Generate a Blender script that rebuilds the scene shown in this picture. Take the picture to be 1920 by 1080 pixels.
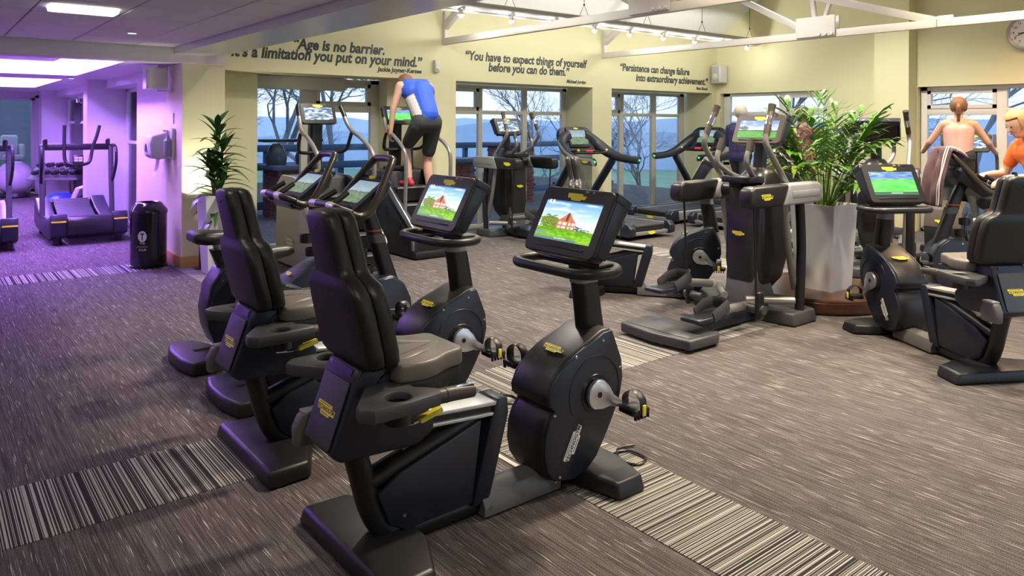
import bpy, bmesh, math, random
from mathutils import Vector, Matrix, Quaternion, noise
PI = math.pi
R = math.radians
scene = bpy.context.scene
C = scene.collection
for o in list(bpy.data.objects):
    bpy.data.objects.remove(o)

# ------------------------------------------------------------------ camera
YAW, ROLL, CAM_H = 0.897383, 0.0047676, 1.6
vd = Vector((math.cos(YAW), math.sin(YAW), 0)); vr = Vector((math.sin(YAW), -math.cos(YAW), 0)); vu = Vector((0, 0, 1))
cr_ = vr * math.cos(ROLL) + vu * math.sin(ROLL); cu_ = -vr * math.sin(ROLL) + vu * math.cos(ROLL)
cam = bpy.data.objects.new('camera', bpy.data.cameras.new('camera'))
C.objects.link(cam)
cam.matrix_world = Matrix(((cr_.x, cu_.x, -vd.x, 0), (cr_.y, cu_.y, -vd.y, 0), (cr_.z, cu_.z, -vd.z, CAM_H), (0, 0, 0, 1)))
cam.data.sensor_width = 36; cam.data.lens = 1401 / 1920 * 36
cam.data.shift_y = -(540 - 233.33) / 1920
cam.data.clip_start = 0.05; cam.data.clip_end = 900
scene.camera = cam

# ------------------------------------------------------------------ world, view
scene.view_settings.view_transform = 'Standard'
try: scene.view_settings.look = 'None'
except Exception: pass
scene.view_settings.gamma = 1; scene.view_settings.use_curve_mapping = False
scene.view_settings.exposure = EXPOSURE = 0.2
W = bpy.data.worlds.new('dusk_sky'); scene.world = W; W.use_nodes = True
wn = W.node_tree.nodes; wl = W.node_tree.links; wn.clear()
wo = wn.new('ShaderNodeOutputWorld'); wb = wn.new('ShaderNodeBackground'); wt = wn.new('ShaderNodeTexCoord')
wsep = wn.new('ShaderNodeSeparateXYZ'); wr = wn.new('ShaderNodeValToRGB')
wl.new(wt.outputs['Generated'], wsep.inputs[0]); wl.new(wsep.outputs['Z'], wr.inputs[0])
wr.color_ramp.elements[0].position = 0.0; wr.color_ramp.elements[0].color = (0.68, 0.81, 1.0, 1)
wr.color_ramp.elements[1].position = 0.5; wr.color_ramp.elements[1].color = (0.45, 0.64, 1.0, 1)
wl.new(wr.outputs[0], wb.inputs[0]); wb.inputs[1].default_value = 1.5; wl.new(wb.outputs[0], wo.inputs[0])

# ------------------------------------------------------------------ lamps (fixtures' own light, and lights out of view without a fixture)
def lamp(name, kind, loc, energy, color, size=0.1, target=None, spot=None, blend=0.5, size_y=None):
    d = bpy.data.lights.new(name, kind); d.energy = energy; d.color = color
    if kind == 'AREA':
        d.size = size
        if size_y: d.shape = 'RECTANGLE'; d.size_y = size_y
    else: d.shadow_soft_size = size
    if kind == 'SPOT': d.spot_size = R(spot or 90); d.spot_blend = blend
    o = bpy.data.objects.new(name, d); C.objects.link(o); o.location = loc
    if target is not None:
        o.rotation_euler = (Vector(target) - Vector(loc)).to_track_quat('-Z', 'Y').to_euler()
    return o
WARM = (1.0, 0.83, 0.62); COOL = (1.0, 0.93, 0.82); AMBER = (1.0, 0.66, 0.36)
RAIL_Y, RAIL_Z = 7.7, 3.09
RAIL_LAMPS = (5.30, 6.10, 6.86, 7.63, 8.36, 9.14, 9.92, 10.66, 11.38)
for i, x in enumerate(RAIL_LAMPS):
    lamp('rail_spot_light', 'POINT', (x, RAIL_Y - 0.03, RAIL_Z - 0.24), 12 if x < 11 else 5, COOL, 0.035)
# warm ceiling downlights over the middle of the hall (under the ridge, above the frame)
for (x, y, e, c) in ((4.6, 2.9, 900, WARM), (5.4, 0.9, 520, WARM), (7.6, 2.6, 820, WARM), (9.9, 2.6, 620, AMBER), (7.2, 5.2, 560, COOL), (9.8, 5.2, 480, COOL), (4.1, 6.2, 620, COOL)):
    lamp('ceiling_downlight', 'SPOT', (x, y, 4.75 - 0.25 * abs(y - 4)), e, c, 0.16, (x, y, 0), 118, 0.7)
# panel light of the low tiled ceiling, then added fill lights out of view
lamp('ceiling_panel_light', 'AREA', (0.95, 6.24, 2.40), 20, COOL, 0.36, (0.95, 6.24, 0))
for (x, y, e) in ((0.95, 3.3, 12), (0.95, 0.6, 14), (-0.9, 4.6, 7), (-0.9, 1.6, 8)):
    lamp('ceiling_panel_light', 'AREA', (x, y, 2.40), e, COOL, 0.36, (x, y, 0))
# ------------------------------------------------------------------ materials
MATS = {}
def mat(name, col=(0.5, 0.5, 0.5), rough=0.5, metal=0.0, emit=None, estr=0.0, spec=0.5, bump=None, var=None, coat=0.0, alpha_glass=False):
    if name in MATS: return MATS[name]
    m = bpy.data.materials.new(name); m.use_nodes = True
    n = m.node_tree.nodes; l = m.node_tree.links; p = n['Principled BSDF']
    p.inputs['Base Color'].default_value = (*col, 1); p.inputs['Roughness'].default_value = rough
    p.inputs['Metallic'].default_value = metal; p.inputs['Specular IOR Level'].default_value = spec
    p.inputs['Coat Weight'].default_value = coat
    if emit: p.inputs['Emission Color'].default_value = (*emit, 1); p.inputs['Emission Strength'].default_value = estr
    if var or bump:
        tc = n.new('ShaderNodeTexCoord'); nt = n.new('ShaderNodeTexNoise'); l.new(tc.outputs['Object'], nt.inputs['Vector'])
        nt.inputs['Scale'].default_value = (var or bump)[0]; nt.inputs['Detail'].default_value = 4
        if var:
            mx = n.new('ShaderNodeMix'); mx.data_type = 'RGBA'
            mx.inputs['A'].default_value = (*[c * (1 - var[1]) for c in col], 1); mx.inputs['B'].default_value = (*[min(1, c * (1 + var[1])) for c in col], 1)
            l.new(nt.outputs['Fac'], mx.inputs['Factor']); l.new(mx.outputs['Result'], p.inputs['Base Color'])
        if bump:
            bp = n.new('ShaderNodeBump'); bp.inputs['Strength'].default_value = bump[1]; bp.inputs['Distance'].default_value = 0.004
            l.new(nt.outputs['Fac'], bp.inputs['Height']); l.new(bp.outputs[0], p.inputs['Normal'])
    MATS[name] = m
    return m
M_WALL = mat('wall_paint_cream', (0.73, 0.71, 0.455), 0.7, var=(3, 0.02))
M_WHITE = mat('white_paint', (0.80, 0.80, 0.78), 0.55, var=(4, 0.02))
M_ROOF = mat('roof_white', (0.82, 0.84, 0.85), 0.7, var=(2, 0.02))
M_STEEL = mat('truss_white', (0.62, 0.60, 0.57), 0.4, var=(6, 0.03))
M_RAILP = mat('rail_grey_white', (0.50, 0.50, 0.50), 0.35, var=(6, 0.03))
M_LAV = mat('side_room_paint', (0.76, 0.70, 0.74), 0.6, var=(3, 0.02))
M_BEAM = mat('beam_satin', (0.78, 0.77, 0.76), 0.28, 0.45, var=(3, 0.03))
M_TILE = mat('ceiling_tile_white', (0.80, 0.79, 0.78), 0.8, bump=(180, 0.3))
M_GRID = mat('ceiling_grid', (0.25, 0.24, 0.24), 0.6, var=(9, 0.05))
M_WOODTRIM = mat('oak_trim', (0.55, 0.30, 0.11), 0.4, var=(7, 0.2))
M_FRAME = mat('window_frame_beige', (0.55, 0.54, 0.47), 0.35, var=(6, 0.03))
M_FRAMEW = mat('window_frame_white', (0.70, 0.69, 0.67), 0.35, var=(6, 0.03))
M_DARK = mat('black_plastic', (0.0115, 0.0115, 0.013), 0.40, var=(30, 0.1))
M_NAVY = mat('charcoal_blue_plastic', (0.014, 0.018, 0.031), 0.36, var=(30, 0.08))
M_BLACK = mat('deep_black', (0.010, 0.010, 0.011), 0.3, var=(20, 0.1))
M_VINYL = mat('black_vinyl_pad', (0.015, 0.0145, 0.014), 0.40, bump=(260, 0.12))
M_SEAT = mat('grey_vinyl_seat', (0.15, 0.138, 0.118), 0.38, bump=(260, 0.1))
M_GREY = mat('mid_grey_plastic', (0.20, 0.20, 0.20), 0.4, var=(30, 0.06))
M_DGREY = mat('dark_grey_plastic', (0.055, 0.056, 0.060), 0.42, var=(30, 0.06))
M_LGREY = mat('light_grey_plastic', (0.27, 0.28, 0.30), 0.35, var=(20, 0.04))
M_SILVER = mat('silver_metal', (0.62, 0.63, 0.65), 0.28, 0.85, var=(40, 0.05))
M_ALU = mat('aluminium', (0.66, 0.67, 0.68), 0.35, 0.7, var=(40, 0.05))
M_HANDLE = mat('grey_painted_tube', (0.27, 0.265, 0.255), 0.30, 0.4, var=(30, 0.04))
M_GRIP = mat('brown_rubber_grip', (0.055, 0.043, 0.034), 0.42, var=(60, 0.1))
M_HOOP = mat('dark_bronze_grip', (0.030, 0.024, 0.018), 0.32, var=(60, 0.1))
M_YEL = mat('yellow_badge', (0.86, 0.74, 0.04), 0.4, var=(40, 0.05))
M_TAG = mat('white_badge', (0.75, 0.75, 0.75), 0.4, var=(40, 0.03))
M_INK = mat('black_print', (0.012, 0.012, 0.012), 0.5, var=(40, 0.05))
M_QUOTE = mat('dark_vinyl_lettering', (0.045, 0.055, 0.06), 0.5, var=(10, 0.05))
M_RED = mat('red_button', (0.7, 0.03, 0.02), 0.4, emit=(1, 0.05, 0.03), estr=0.4)
M_GREENLED = mat('green_led', (0.02, 0.6, 0.1), 0.4, emit=(0.05, 1, 0.2), estr=1.5)
M_BELT = mat('treadmill_belt', (0.03, 0.032, 0.035), 0.6, bump=(400, 0.3))
M_SOIL = mat('soil', (0.10, 0.06, 0.035), 0.9, bump=(60, 0.8))
M_PLANTER = mat('planter_white', (0.66, 0.65, 0.64), 0.28, var=(5, 0.03))
M_LEAF = mat('dracaena_leaf', (0.035, 0.11, 0.022), 0.35, var=(12, 0.3))
M_PALM = mat('palm_leaf', (0.075, 0.20, 0.018), 0.38, var=(14, 0.35))
M_PALM2 = mat('palm_leaf_pale', (0.22, 0.30, 0.035), 0.4, var=(14, 0.3))
M_STEM = mat('plant_stem', (0.16, 0.17, 0.05), 0.6, var=(20, 0.2))
M_PLINTH = mat('walnut_plinth', (0.085, 0.036, 0.018), 0.22, var=(9, 0.35))
M_BULB = mat('lamp_glow', (1, 1, 1), 0.4, emit=(1.0, 0.97, 0.9), estr=80)
M_PANEL = mat('panel_glow', (1, 1, 1), 0.4, emit=(1.0, 0.98, 0.85), estr=3.2)
M_COVE = mat('violet_led', (1, 1, 1), 0.4, emit=(0.42, 0.21, 1.0), estr=190)
M_BRICK = mat('red_brick', (0.24, 0.06, 0.04), 0.8, var=(5, 0.5))
M_MORTAR = mat('mortar', (0.20, 0.18, 0.17), 0.9, var=(20, 0.1))
M_SLATE = mat('blue_slate_cap', (0.10, 0.12, 0.16), 0.6, var=(10, 0.2))
M_RAILB = mat('railing_dusk_tint', (0.06, 0.11, 0.20), 0.5, var=(10, 0.1))  # blue of the dusk light is put into the railing colour
M_DECK = mat('deck_boards', (0.16, 0.18, 0.22), 0.55, var=(3, 0.2))
M_GRASS = mat('far_grass', (0.22, 0.33, 0.20), 0.9, var=(0.5, 0.3))
M_BARK = mat('bare_bark_hazed', (0.20, 0.21, 0.24), 0.85, var=(5, 0.3))  # bark paled and blued to carry the outdoor haze
M_HAZE = mat('distant_wood_hazed', (0.40, 0.50, 0.66), 1.0, var=(0.3, 0.25))  # bluish distance haze is mixed into the wood's colour
M_HAZE2 = mat('distant_hill_hazed', (0.55, 0.64, 0.80), 1.0, var=(0.05, 0.15))  # paler still, more distance haze in the colour
M_BALL = mat('silver_ball', (0.55, 0.52, 0.55), 0.25, var=(5, 0.05))
M_BOSU = mat('blue_rubber', (0.02, 0.05, 0.35), 0.3, var=(5, 0.1))
M_SKIN = mat('skin', (0.62, 0.37, 0.27), 0.5, var=(8, 0.1))
M_PALE = mat('pale_pink_top', (0.72, 0.46, 0.42), 0.7, var=(12, 0.08))
M_BLUE = mat('royal_blue_vest', (0.03, 0.10, 0.62), 0.7, var=(30, 0.12))
M_GREYC = mat('grey_cloth', (0.55, 0.54, 0.53), 0.8, var=(30, 0.1))
M_SHORTS = mat('charcoal_shorts', (0.035, 0.04, 0.042), 0.8, var=(30, 0.2))
M_NAVYC = mat('navy_top', (0.035, 0.03, 0.11), 0.8, var=(30, 0.15))
M_ORANGE = mat('orange_top', (0.80, 0.16, 0.03), 0.7, var=(20, 0.12))
M_PLUM = mat('plum_jacket', (0.13, 0.075, 0.09), 0.8, bump=(60, 0.6))
M_BLONDE = mat('ash_blonde_hair', (0.50, 0.46, 0.39), 0.6, var=(60, 0.25))
M_BROWNH = mat('brown_hair', (0.22, 0.11, 0.055), 0.6, var=(60, 0.25))
M_DARKH = mat('dark_hair', (0.045, 0.028, 0.02), 0.6, var=(60, 0.25))
M_FAIRH = mat('fair_hair', (0.55, 0.34, 0.14), 0.6, var=(60, 0.25))
M_EYE = mat('eye_dark', (0.02, 0.015, 0.01), 0.2, var=(60, 0.1))
M_REDSHOE = mat('red_shoe', (0.45, 0.03, 0.05), 0.5, var=(30, 0.3))
M_CHROME = mat('chrome', (0.75, 0.75, 0.78), 0.12, 1.0, var=(30, 0.03))
M_SPK = mat('speaker_white', (0.62, 0.62, 0.60), 0.45, var=(20, 0.03))
M_SPKG = mat('speaker_grille', (0.45, 0.47, 0.48), 0.5, bump=(500, 0.6))
M_CLOCK = mat('clock_face', (0.82, 0.82, 0.80), 0.4, var=(4, 0.02))
M_CLRIM = mat('clock_rim', (0.45, 0.45, 0.47), 0.3, 0.5, var=(10, 0.05))
M_SHING = mat('roof_shingle', (0.075, 0.085, 0.115), 0.7, var=(6, 0.25))
M_TAPE = mat('white_tape', (0.60, 0.57, 0.50), 0.7, var=(20, 0.1))

def glass_mat():
    m = bpy.data.materials.new('window_glass'); m.use_nodes = True; n = m.node_tree.nodes; l = m.node_tree.links; n.clear()
    o = n.new('ShaderNodeOutputMaterial'); mix = n.new('ShaderNodeMixShader'); t = n.new('ShaderNodeBsdfTransparent'); g = n.new('ShaderNodeBsdfGlossy')
    f = n.new('ShaderNodeFresnel'); f.inputs[0].default_value = 1.25
    t.inputs[0].default_value = (0.93, 0.96, 0.98, 1); g.inputs['Roughness'].default_value = 0.02
    l.new(f.outputs[0], mix.inputs[0]); l.new(t.outputs[0], mix.inputs[1]); l.new(g.outputs[0], mix.inputs[2]); l.new(mix.outputs[0], o.inputs[0])
    return m
M_GLASS = glass_mat()

def carpet_mat(name, axis, striped):
    """axis: the direction (0 = x, 1 = y) the yarn lines run in"""
    m = bpy.data.materials.new(name); m.use_nodes = True; n = m.node_tree.nodes; l = m.node_tree.links; p = n['Principled BSDF']
    p.inputs['Roughness'].default_value = 0.95; p.inputs['Specular IOR Level'].default_value = 0.1
    geo = n.new('ShaderNodeNewGeometry'); out = geo.outputs['Position']
    def noise_t(across, along, detail=2, seed=0.0):
        mp = n.new('ShaderNodeMapping'); l.new(out, mp.inputs['Vector'])
        mp.inputs['Scale'].default_value = (across, along, 1) if axis == 1 else (along, across, 1)
        mp.inputs['Location'].default_value = (seed, seed * 1.7, seed)
        t = n.new('ShaderNodeTexNoise'); t.inputs['Scale'].default_value = 1; t.inputs['Detail'].default_value = detail
        l.new(mp.outputs[0], t.inputs['Vector']); return t.outputs['Fac']
    def ramp(sock, stops, interp='LINEAR'):
        r = n.new('ShaderNodeValToRGB'); l.new(sock, r.inputs[0]); e = r.color_ramp.elements; r.color_ramp.interpolation = interp
        e[0].position, e[0].color = stops[0][0], (*stops[0][1], 1); e[1].position, e[1].color = stops[1][0], (*stops[1][1], 1)
        for pos, c in stops[2:]:
            k = e.new(pos); k.color = (*c, 1)
        return r.outputs[0]
    def mixc(f, a, b, mode='MIX'):
        x = n.new('ShaderNodeMix'); x.data_type = 'RGBA'; x.blend_type = mode
        if isinstance(f, float): x.inputs['Factor'].default_value = f
        else: l.new(f, x.inputs['Factor'])
        for nm, s in (('A', a), ('B', b)):
            if isinstance(s, tuple): x.inputs[nm].default_value = (*s, 1)
            else: l.new(s, x.inputs[nm])
        return x.outputs['Result']
    speck = noise_t(300, 300, 4)
    if striped:
        a = noise_t(165, 0.03, 1)
        b = ramp(a, [(0.0, (0.035, 0.03, 0.035)), (0.50, (0.04, 0.036, 0.038)), (0.53, (0.48, 0.46, 0.41)), (1.0, (0.58, 0.56, 0.50))])
        col = mixc(0.25, b, ramp(speck, [(0.3, (0.5, 0.5, 0.5)), (0.7, (1, 1, 1))]), 'MULTIPLY')
    else:
        base = mixc(ramp(speck, [(0.36, (0, 0, 0)), (0.64, (1, 1, 1))]), (0.046, 0.041, 0.041), (0.25, 0.222, 0.210))
        drk = ramp(noise_t(150, 3.4, 3, 3.1), [(0.42, (0.45, 0.43, 0.45)), (0.54, (1, 1, 1))])
        c2 = mixc(0.75, base, drk, 'MULTIPLY')
        c2 = mixc(0.6, c2, ramp(noise_t(300, 0.9, 2, 11.3), [(0.40, (0.42, 0.40, 0.42)), (0.55, (1, 1, 1))]), 'MULTIPLY')
        lite = ramp(noise_t(290, 6.0, 1, 7.7), [(0.69, (0, 0, 0)), (0.73, (1, 1, 1))])
        col = mixc(lite, c2, (0.60, 0.54, 0.48))
    l.new(col, p.inputs['Base Color'])
    bp = n.new('ShaderNodeBump'); bp.inputs['Strength'].default_value = 0.4; bp.inputs['Distance'].default_value = 0.003
    l.new(speck, bp.inputs['Height']); l.new(bp.outputs[0], p.inputs['Normal'])
    return m
M_CARPET = carpet_mat('carpet_flecked', 1, False)
M_STRIPE_Y = carpet_mat('carpet_striped_lengthwise', 1, True)
M_STRIPE_X = carpet_mat('carpet_striped_crosswise', 0, True)

def screen_mat():
    m = bpy.data.materials.new('screen_picture'); m.use_nodes = True; n = m.node_tree.nodes; l = m.node_tree.links; p = n['Principled BSDF']
    a = n.new('ShaderNodeAttribute'); a.attribute_name = 'picture'
    p.inputs['Base Color'].default_value = (0.01, 0.01, 0.01, 1); p.inputs['Roughness'].default_value = 0.35; p.inputs['Specular IOR Level'].default_value = 0.2
    l.new(a.outputs['Color'], p.inputs['Emission Color']); p.inputs['Emission Strength'].default_value = 1.3
    return m
M_SCREEN = screen_mat()

# ------------------------------------------------------------------ mesh helpers
AX = {'x': lambda a, b, h: (h, a, b), 'y': lambda a, b, h: (a, h, b), 'z': lambda a, b, h: (a, b, h)}
class B:
    """collects shapes into one mesh"""
    def __init__(s): s.bm = bmesh.new()
    def _merge(s, t):
        me = bpy.data.meshes.new('tmp'); t.to_mesh(me); t.free(); s.bm.from_mesh(me); bpy.data.meshes.remove(me); return s
    def _bev(s, t, bev, seg, ang=35):
        if bev > 0:
            t.normal_update()
            ed = [e for e in t.edges if len(e.link_faces) == 2 and e.calc_face_angle(0) > R(ang)]
            if ed: bmesh.ops.bevel(t, geom=ed, offset=bev, segments=seg, profile=0.5, affect='EDGES', clamp_overlap=True)
    def box(s, c, size, rot=None, bev=0.0, seg=2):
        t = bmesh.new(); bmesh.ops.create_cube(t, size=1)
        bmesh.ops.scale(t, vec=size, verts=t.verts); s._bev(t, bev, seg)
        m = Matrix.Translation(c) @ (rot.to_matrix().to_4x4() if isinstance(rot, Quaternion) else (Matrix.Rotation(rot[1], 4, rot[0]) if rot else Matrix()))
        bmesh.ops.transform(t, matrix=m, verts=t.verts); return s._merge(t)
    def prism(s, pts, lo, hi, axis='y', bev=0.0, seg=2, mtx=None, taper=None):
        t = bmesh.new(); f = AX[axis]
        cx = sum(p[0] for p in pts) / len(pts); cy = sum(p[1] for p in pts) / len(pts)
        a = [t.verts.new(f(p[0], p[1], lo)) for p in pts]
        k = taper or 1.0
        b = [t.verts.new(f(cx + (p[0] - cx) * k, cy + (p[1] - cy) * k, hi)) for p in pts]
        t.faces.new(a); t.faces.new(b[::-1]); n = len(pts)
        for i in range(n): t.faces.new((a[i], b[i], b[(i + 1) % n], a[(i + 1) % n]))
        bmesh.ops.recalc_face_normals(t, faces=t.faces); s._bev(t, bev, seg)
        if mtx: bmesh.ops.transform(t, matrix=mtx, verts=t.verts)
        return s._merge(t)
    def plate_hole(s, pts, c, r, lo, hi, bev=0.006):
        """flat plate (plan outline) with a round hole through it"""
        t = bmesh.new(); oe = []
        n = len(pts); vs = [t.verts.new((p[0], p[1], hi)) for p in pts]; k = 20
        hs = [t.verts.new((c[0] + r * math.cos(2 * PI * i / k), c[1] + r * math.sin(2 * PI * i / k), hi)) for i in range(k)]
        ed = [t.edges.new((vs[i], vs[(i + 1) % n])) for i in range(n)] + [t.edges.new((hs[i], hs[(i + 1) % k])) for i in range(k)]
        bmesh.ops.triangle_fill(t, use_beauty=True, use_dissolve=False, edges=ed)
        g = bmesh.ops.extrude_face_region(t, geom=list(t.faces))
        bmesh.ops.translate(t, vec=(0, 0, lo - hi), verts=[v for v in g['geom'] if isinstance(v, bmesh.types.BMVert)])
        bmesh.ops.recalc_face_normals(t, faces=t.faces); s._bev(t, bev, 2, 60); return s._merge(t)
    def tube(s, path, r, seg=10, closed=False, flat=(1, 1), cap=True, up=None):
        P = [Vector(p) for p in path]; n = len(P); rs = r if isinstance(r, (list, tuple)) else [r] * n
        t = bmesh.new(); rings = []; prev = None
        for i in range(n):
            if closed: d = P[(i + 1) % n] - P[i - 1]
            else: d = P[min(i + 1, n - 1)] - P[max(i - 1, 0)]
            d.normalize()
            if prev is None:
                u = Vector(up) if up else (Vector((0, 0, 1)) if abs(d.z) < 0.9 else Vector((0, 1, 0)))
            else: u = prev
            u = (u - d * u.dot(d)); u.normalize(); prev = u; v = d.cross(u)
            rings.append([t.verts.new(P[i] + (u * math.cos(a) * flat[1] + v * math.sin(a) * flat[0]) * rs[i]) for a in [2 * PI * k / seg for k in range(seg)]])
        m = n if closed else n - 1
        for i in range(m):
            a, b = rings[i], rings[(i + 1) % n]
            for k in range(seg): t.faces.new((a[k], a[(k + 1) % seg], b[(k + 1) % seg], b[k]))
        if cap and not closed: t.faces.new(rings[0][::-1]); t.faces.new(rings[-1])
        bmesh.ops.recalc_face_normals(t, faces=t.faces); return s._merge(t)
    def cyl(s, p0, p1, r0, r1=None, seg=16): return s.tube([p0, p1], [r0, r1 if r1 is not None else r0], seg)
    def lathe(s, prof, seg=24, c=(0, 0, 0), axis='z'):
        t = bmesh.new(); rings = []; f = {'z': lambda a, b, h: (a, b, h), 'y': lambda a, b, h: (a, h, b), 'x': lambda a, b, h: (h, a, b)}[axis]
        for (r, h) in prof:
            if r < 1e-6: rings.append([t.verts.new(f(0, 0, h))])
            else: rings.append([t.verts.new(f(r * math.cos(2 * PI * k / seg), r * math.sin(2 * PI * k / seg), h)) for k in range(seg)])
        for a, b in zip(rings, rings[1:]):
            for k in range(seg):
                q = [a[k % len(a)], a[(k + 1) % len(a)], b[(k + 1) % len(b)], b[k % len(b)]]
                q = list(dict.fromkeys(q))
                if len(q) > 2: t.faces.new(q)
        bmesh.ops.recalc_face_normals(t, faces=t.faces); bmesh.ops.translate(t, vec=c, verts=t.verts); return s._merge(t)
    def ball(s, c, r, seg=16, mtx=None):
        t = bmesh.new(); bmesh.ops.create_uvsphere(t, u_segments=seg, v_segments=max(6, seg // 2), radius=1)
        rr = (r, r, r) if isinstance(r, (int, float)) else r
        bmesh.ops.scale(t, vec=rr, verts=t.verts)
        if mtx: bmesh.ops.transform(t, matrix=mtx, verts=t.verts)
        bmesh.ops.translate(t, vec=c, verts=t.verts); return s._merge(t)
    def loft(s, rings, cap=True):
        t = bmesh.new(); V = [[t.verts.new(p) for p in ring] for ring in rings]; n = len(rings[0])
        for a, b in zip(V, V[1:]):
            for k in range(n): t.faces.new((a[k], a[(k + 1) % n], b[(k + 1) % n], b[k]))
        if cap: t.faces.new(V[0][::-1]); t.faces.new(V[-1])
        bmesh.ops.recalc_face_normals(t, faces=t.faces); return s._merge(t)
    def poly(s, pts):
        s.bm.faces.new([s.bm.verts.new(p) for p in pts]); return s
    def grid(s, fn, nu, nv):
        V = [[s.bm.verts.new(fn(i / nu, j / nv)) for j in range(nv + 1)] for i in range(nu + 1)]
        for i in range(nu):
            for j in range(nv): s.bm.faces.new((V[i][j], V[i + 1][j], V[i + 1][j + 1], V[i][j + 1]))
        return s
    def mesh(s, name, ang=38):
        me = bpy.data.meshes.new(name); s.bm.to_mesh(me); s.bm.free()
        me.shade_smooth(); me.set_sharp_from_angle(angle=R(ang)); return me
    def obj(s, name, m, parent=None, ang=38, kind=None, loc=None):
        me = s.mesh(name, ang); me.materials.append(m)
        return link(name, me, parent, kind, loc)
def link(name, data, parent=None, kind=None, loc=None, mtx=None):
    o = bpy.data.objects.new(name, data); C.objects.link(o); o.parent = parent
    if kind: o['kind'] = kind
    if loc is not None: o.location = loc
    if mtx is not None: o.matrix_local = mtx
    return o
def thing(name, label, cat, loc=(0, 0, 0), rz=0.0, group=None):
    o = bpy.data.objects.new(name, None); C.objects.link(o); o.location = loc; o.rotation_euler = (0, 0, rz); o.empty_display_size = 0.2
    return tag(o, label, cat, group)
def tag(o, label, cat, group=None):
    o['label'] = label; o['category'] = cat
    if group: o['group'] = group
    return o
def struct(o): o['kind'] = 'structure'; return o
def kids(o): return [c for c in bpy.data.objects if c.parent == o]
def dup(root, loc, rz, label, group=None):
    def cp(o, par):
        c = o.copy(); C.objects.link(c); c.parent = par
        if par is not None: c.matrix_parent_inverse = o.matrix_parent_inverse.copy()
        return c
    r = cp(root, None); r.location = loc; r.rotation_euler = (0, 0, rz); r['label'] = label
    if group: r['group'] = group
    for ch in kids(root):
        k = cp(ch, r)
        for g in kids(ch): cp(g, k)
    return r
def text(name, body, m, parent, mtx, size, extrude=0.0005, bold=0.0, shear=0.0, align='CENTER', spacing=1.0, xs=1.0, cache={}):
    key = (body, m.name, size, extrude, bold, shear, align, spacing)
    if key not in cache:
        c = bpy.data.curves.new(name, 'FONT'); c.body = body; c.size = size; c.extrude = extrude; c.offset = bold; c.shear = shear
        c.align_x = align; c.space_character = spacing; c.materials.append(m); c.resolution_u = 3
        o = bpy.data.objects.new(name, c); C.objects.link(o)
        me = bpy.data.meshes.new_from_object(o.evaluated_get(bpy.context.evaluated_depsgraph_get()))
        bpy.data.objects.remove(o); bpy.data.curves.remove(c)
        me.materials.clear(); me.materials.append(m); cache[key] = me
    return link(name, cache[key], parent, mtx=mtx @ Matrix.Diagonal((xs, 1, 1, 1)))
def frame_mtx(origin, xaxis, yaxis):
    x = Vector(xaxis).normalized(); y = Vector(yaxis); y = (y - x * y.dot(x)).normalized(); z = x.cross(y)
    return Matrix(((x.x, y.x, z.x, origin[0]), (x.y, y.y, z.y, origin[1]), (x.z, y.z, z.z, origin[2]), (0, 0, 0, 1)))
def smooth_path(pts, n=6, closed=False):
    """Catmull-Rom through the points"""
    P = [Vector(p) for p in pts]; out = []; m = len(P)
    for i in range(m if closed else m - 1):
        if closed: a, b, c, d = P[i - 1], P[i], P[(i + 1) % m], P[(i + 2) % m]
        else: a, b, c, d = P[max(i - 1, 0)], P[i], P[i + 1], P[min(i + 2, m - 1)]
        for k in range(n):
            t = k / n
            out.append(0.5 * ((2 * b) + (c - a) * t + (2 * a - 5 * b + 4 * c - d) * t * t + (3 * b - a - 3 * c + d) * t ** 3))
    if not closed: out.append(P[-1])
    return out
def rrect(w, h, r, n=4):
    """rounded rectangle outline, centred"""
    out = []
    for (cx, cy, a0) in ((w / 2 - r, h / 2 - r, 0), (-w / 2 + r, h / 2 - r, PI / 2), (-w / 2 + r, -h / 2 + r, PI), (w / 2 - r, -h / 2 + r, 1.5 * PI)):
        for k in range(n + 1): out.append((cx + r * math.cos(a0 + PI / 2 * k / n), cy + r * math.sin(a0 + PI / 2 * k / n)))
    return out
def at_px(x, y, D):
    """photograph pixel and depth -> room coordinates (used once, to read positions)"""
    u, v = x - 960, y - 233.33; cR, sR = math.cos(ROLL), math.sin(ROLL); u, v = u * cR + v * sR, -u * sR + v * cR
    p = vd * D + vr * (u / 1401 * D); return Vector((p.x, p.y, CAM_H - v * D / 1401))
# ================================================================== the setting
XE = 11.94            # end wall
YQ = 8.717            # wall with the quotations
# floor: flecked carpet with bands of striped carpet tiles let into it
floor = struct(B().box((5.5, 7.0, -0.05), (19, 26, 0.1)).obj('floor', M_CARPET))
def carpet_tile(x0, x1, y0, y1, m, shared={}):
    k = (round(x1 - x0, 3), round(y1 - y0, 3), m.name)
    if k not in shared:
        me = B().box((0, 0, 0.0015), (x1 - x0 - 0.002, y1 - y0 - 0.002, 0.003)).mesh('carpet_tile'); me.materials.append(m); shared[k] = me
    link('carpet_tile', shared[k], floor, loc=((x0 + x1) / 2, (y0 + y1) / 2, 0))
BX0, BX1, BY0, BY1 = 2.237, 2.722, 3.357, 3.904
n = 12
for i in range(n):                                   # band running away from the camera, left of the row of bikes' front feet
    h = (8.78 - BY1) / n
    carpet_tile(BX0, BX1, BY1 + i * h, BY1 + (i + 1) * h, M_STRIPE_X)
for i in range(6): carpet_tile(BX0, BX1, BY0 - (i + 1) * 0.49, BY0 - i * 0.49, M_STRIPE_X)
carpet_tile(BX0, BX1, BY0, BY1, M_STRIPE_X)
for i in range(5): carpet_tile(BX0 - (i + 1) * 0.5, BX0 - i * 0.5, BY0, BY1, M_STRIPE_Y)
for i in range(10): carpet_tile(BX1 + i * 0.495, BX1 + (i + 1) * 0.495, BY0, BY1, M_STRIPE_Y)
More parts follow.
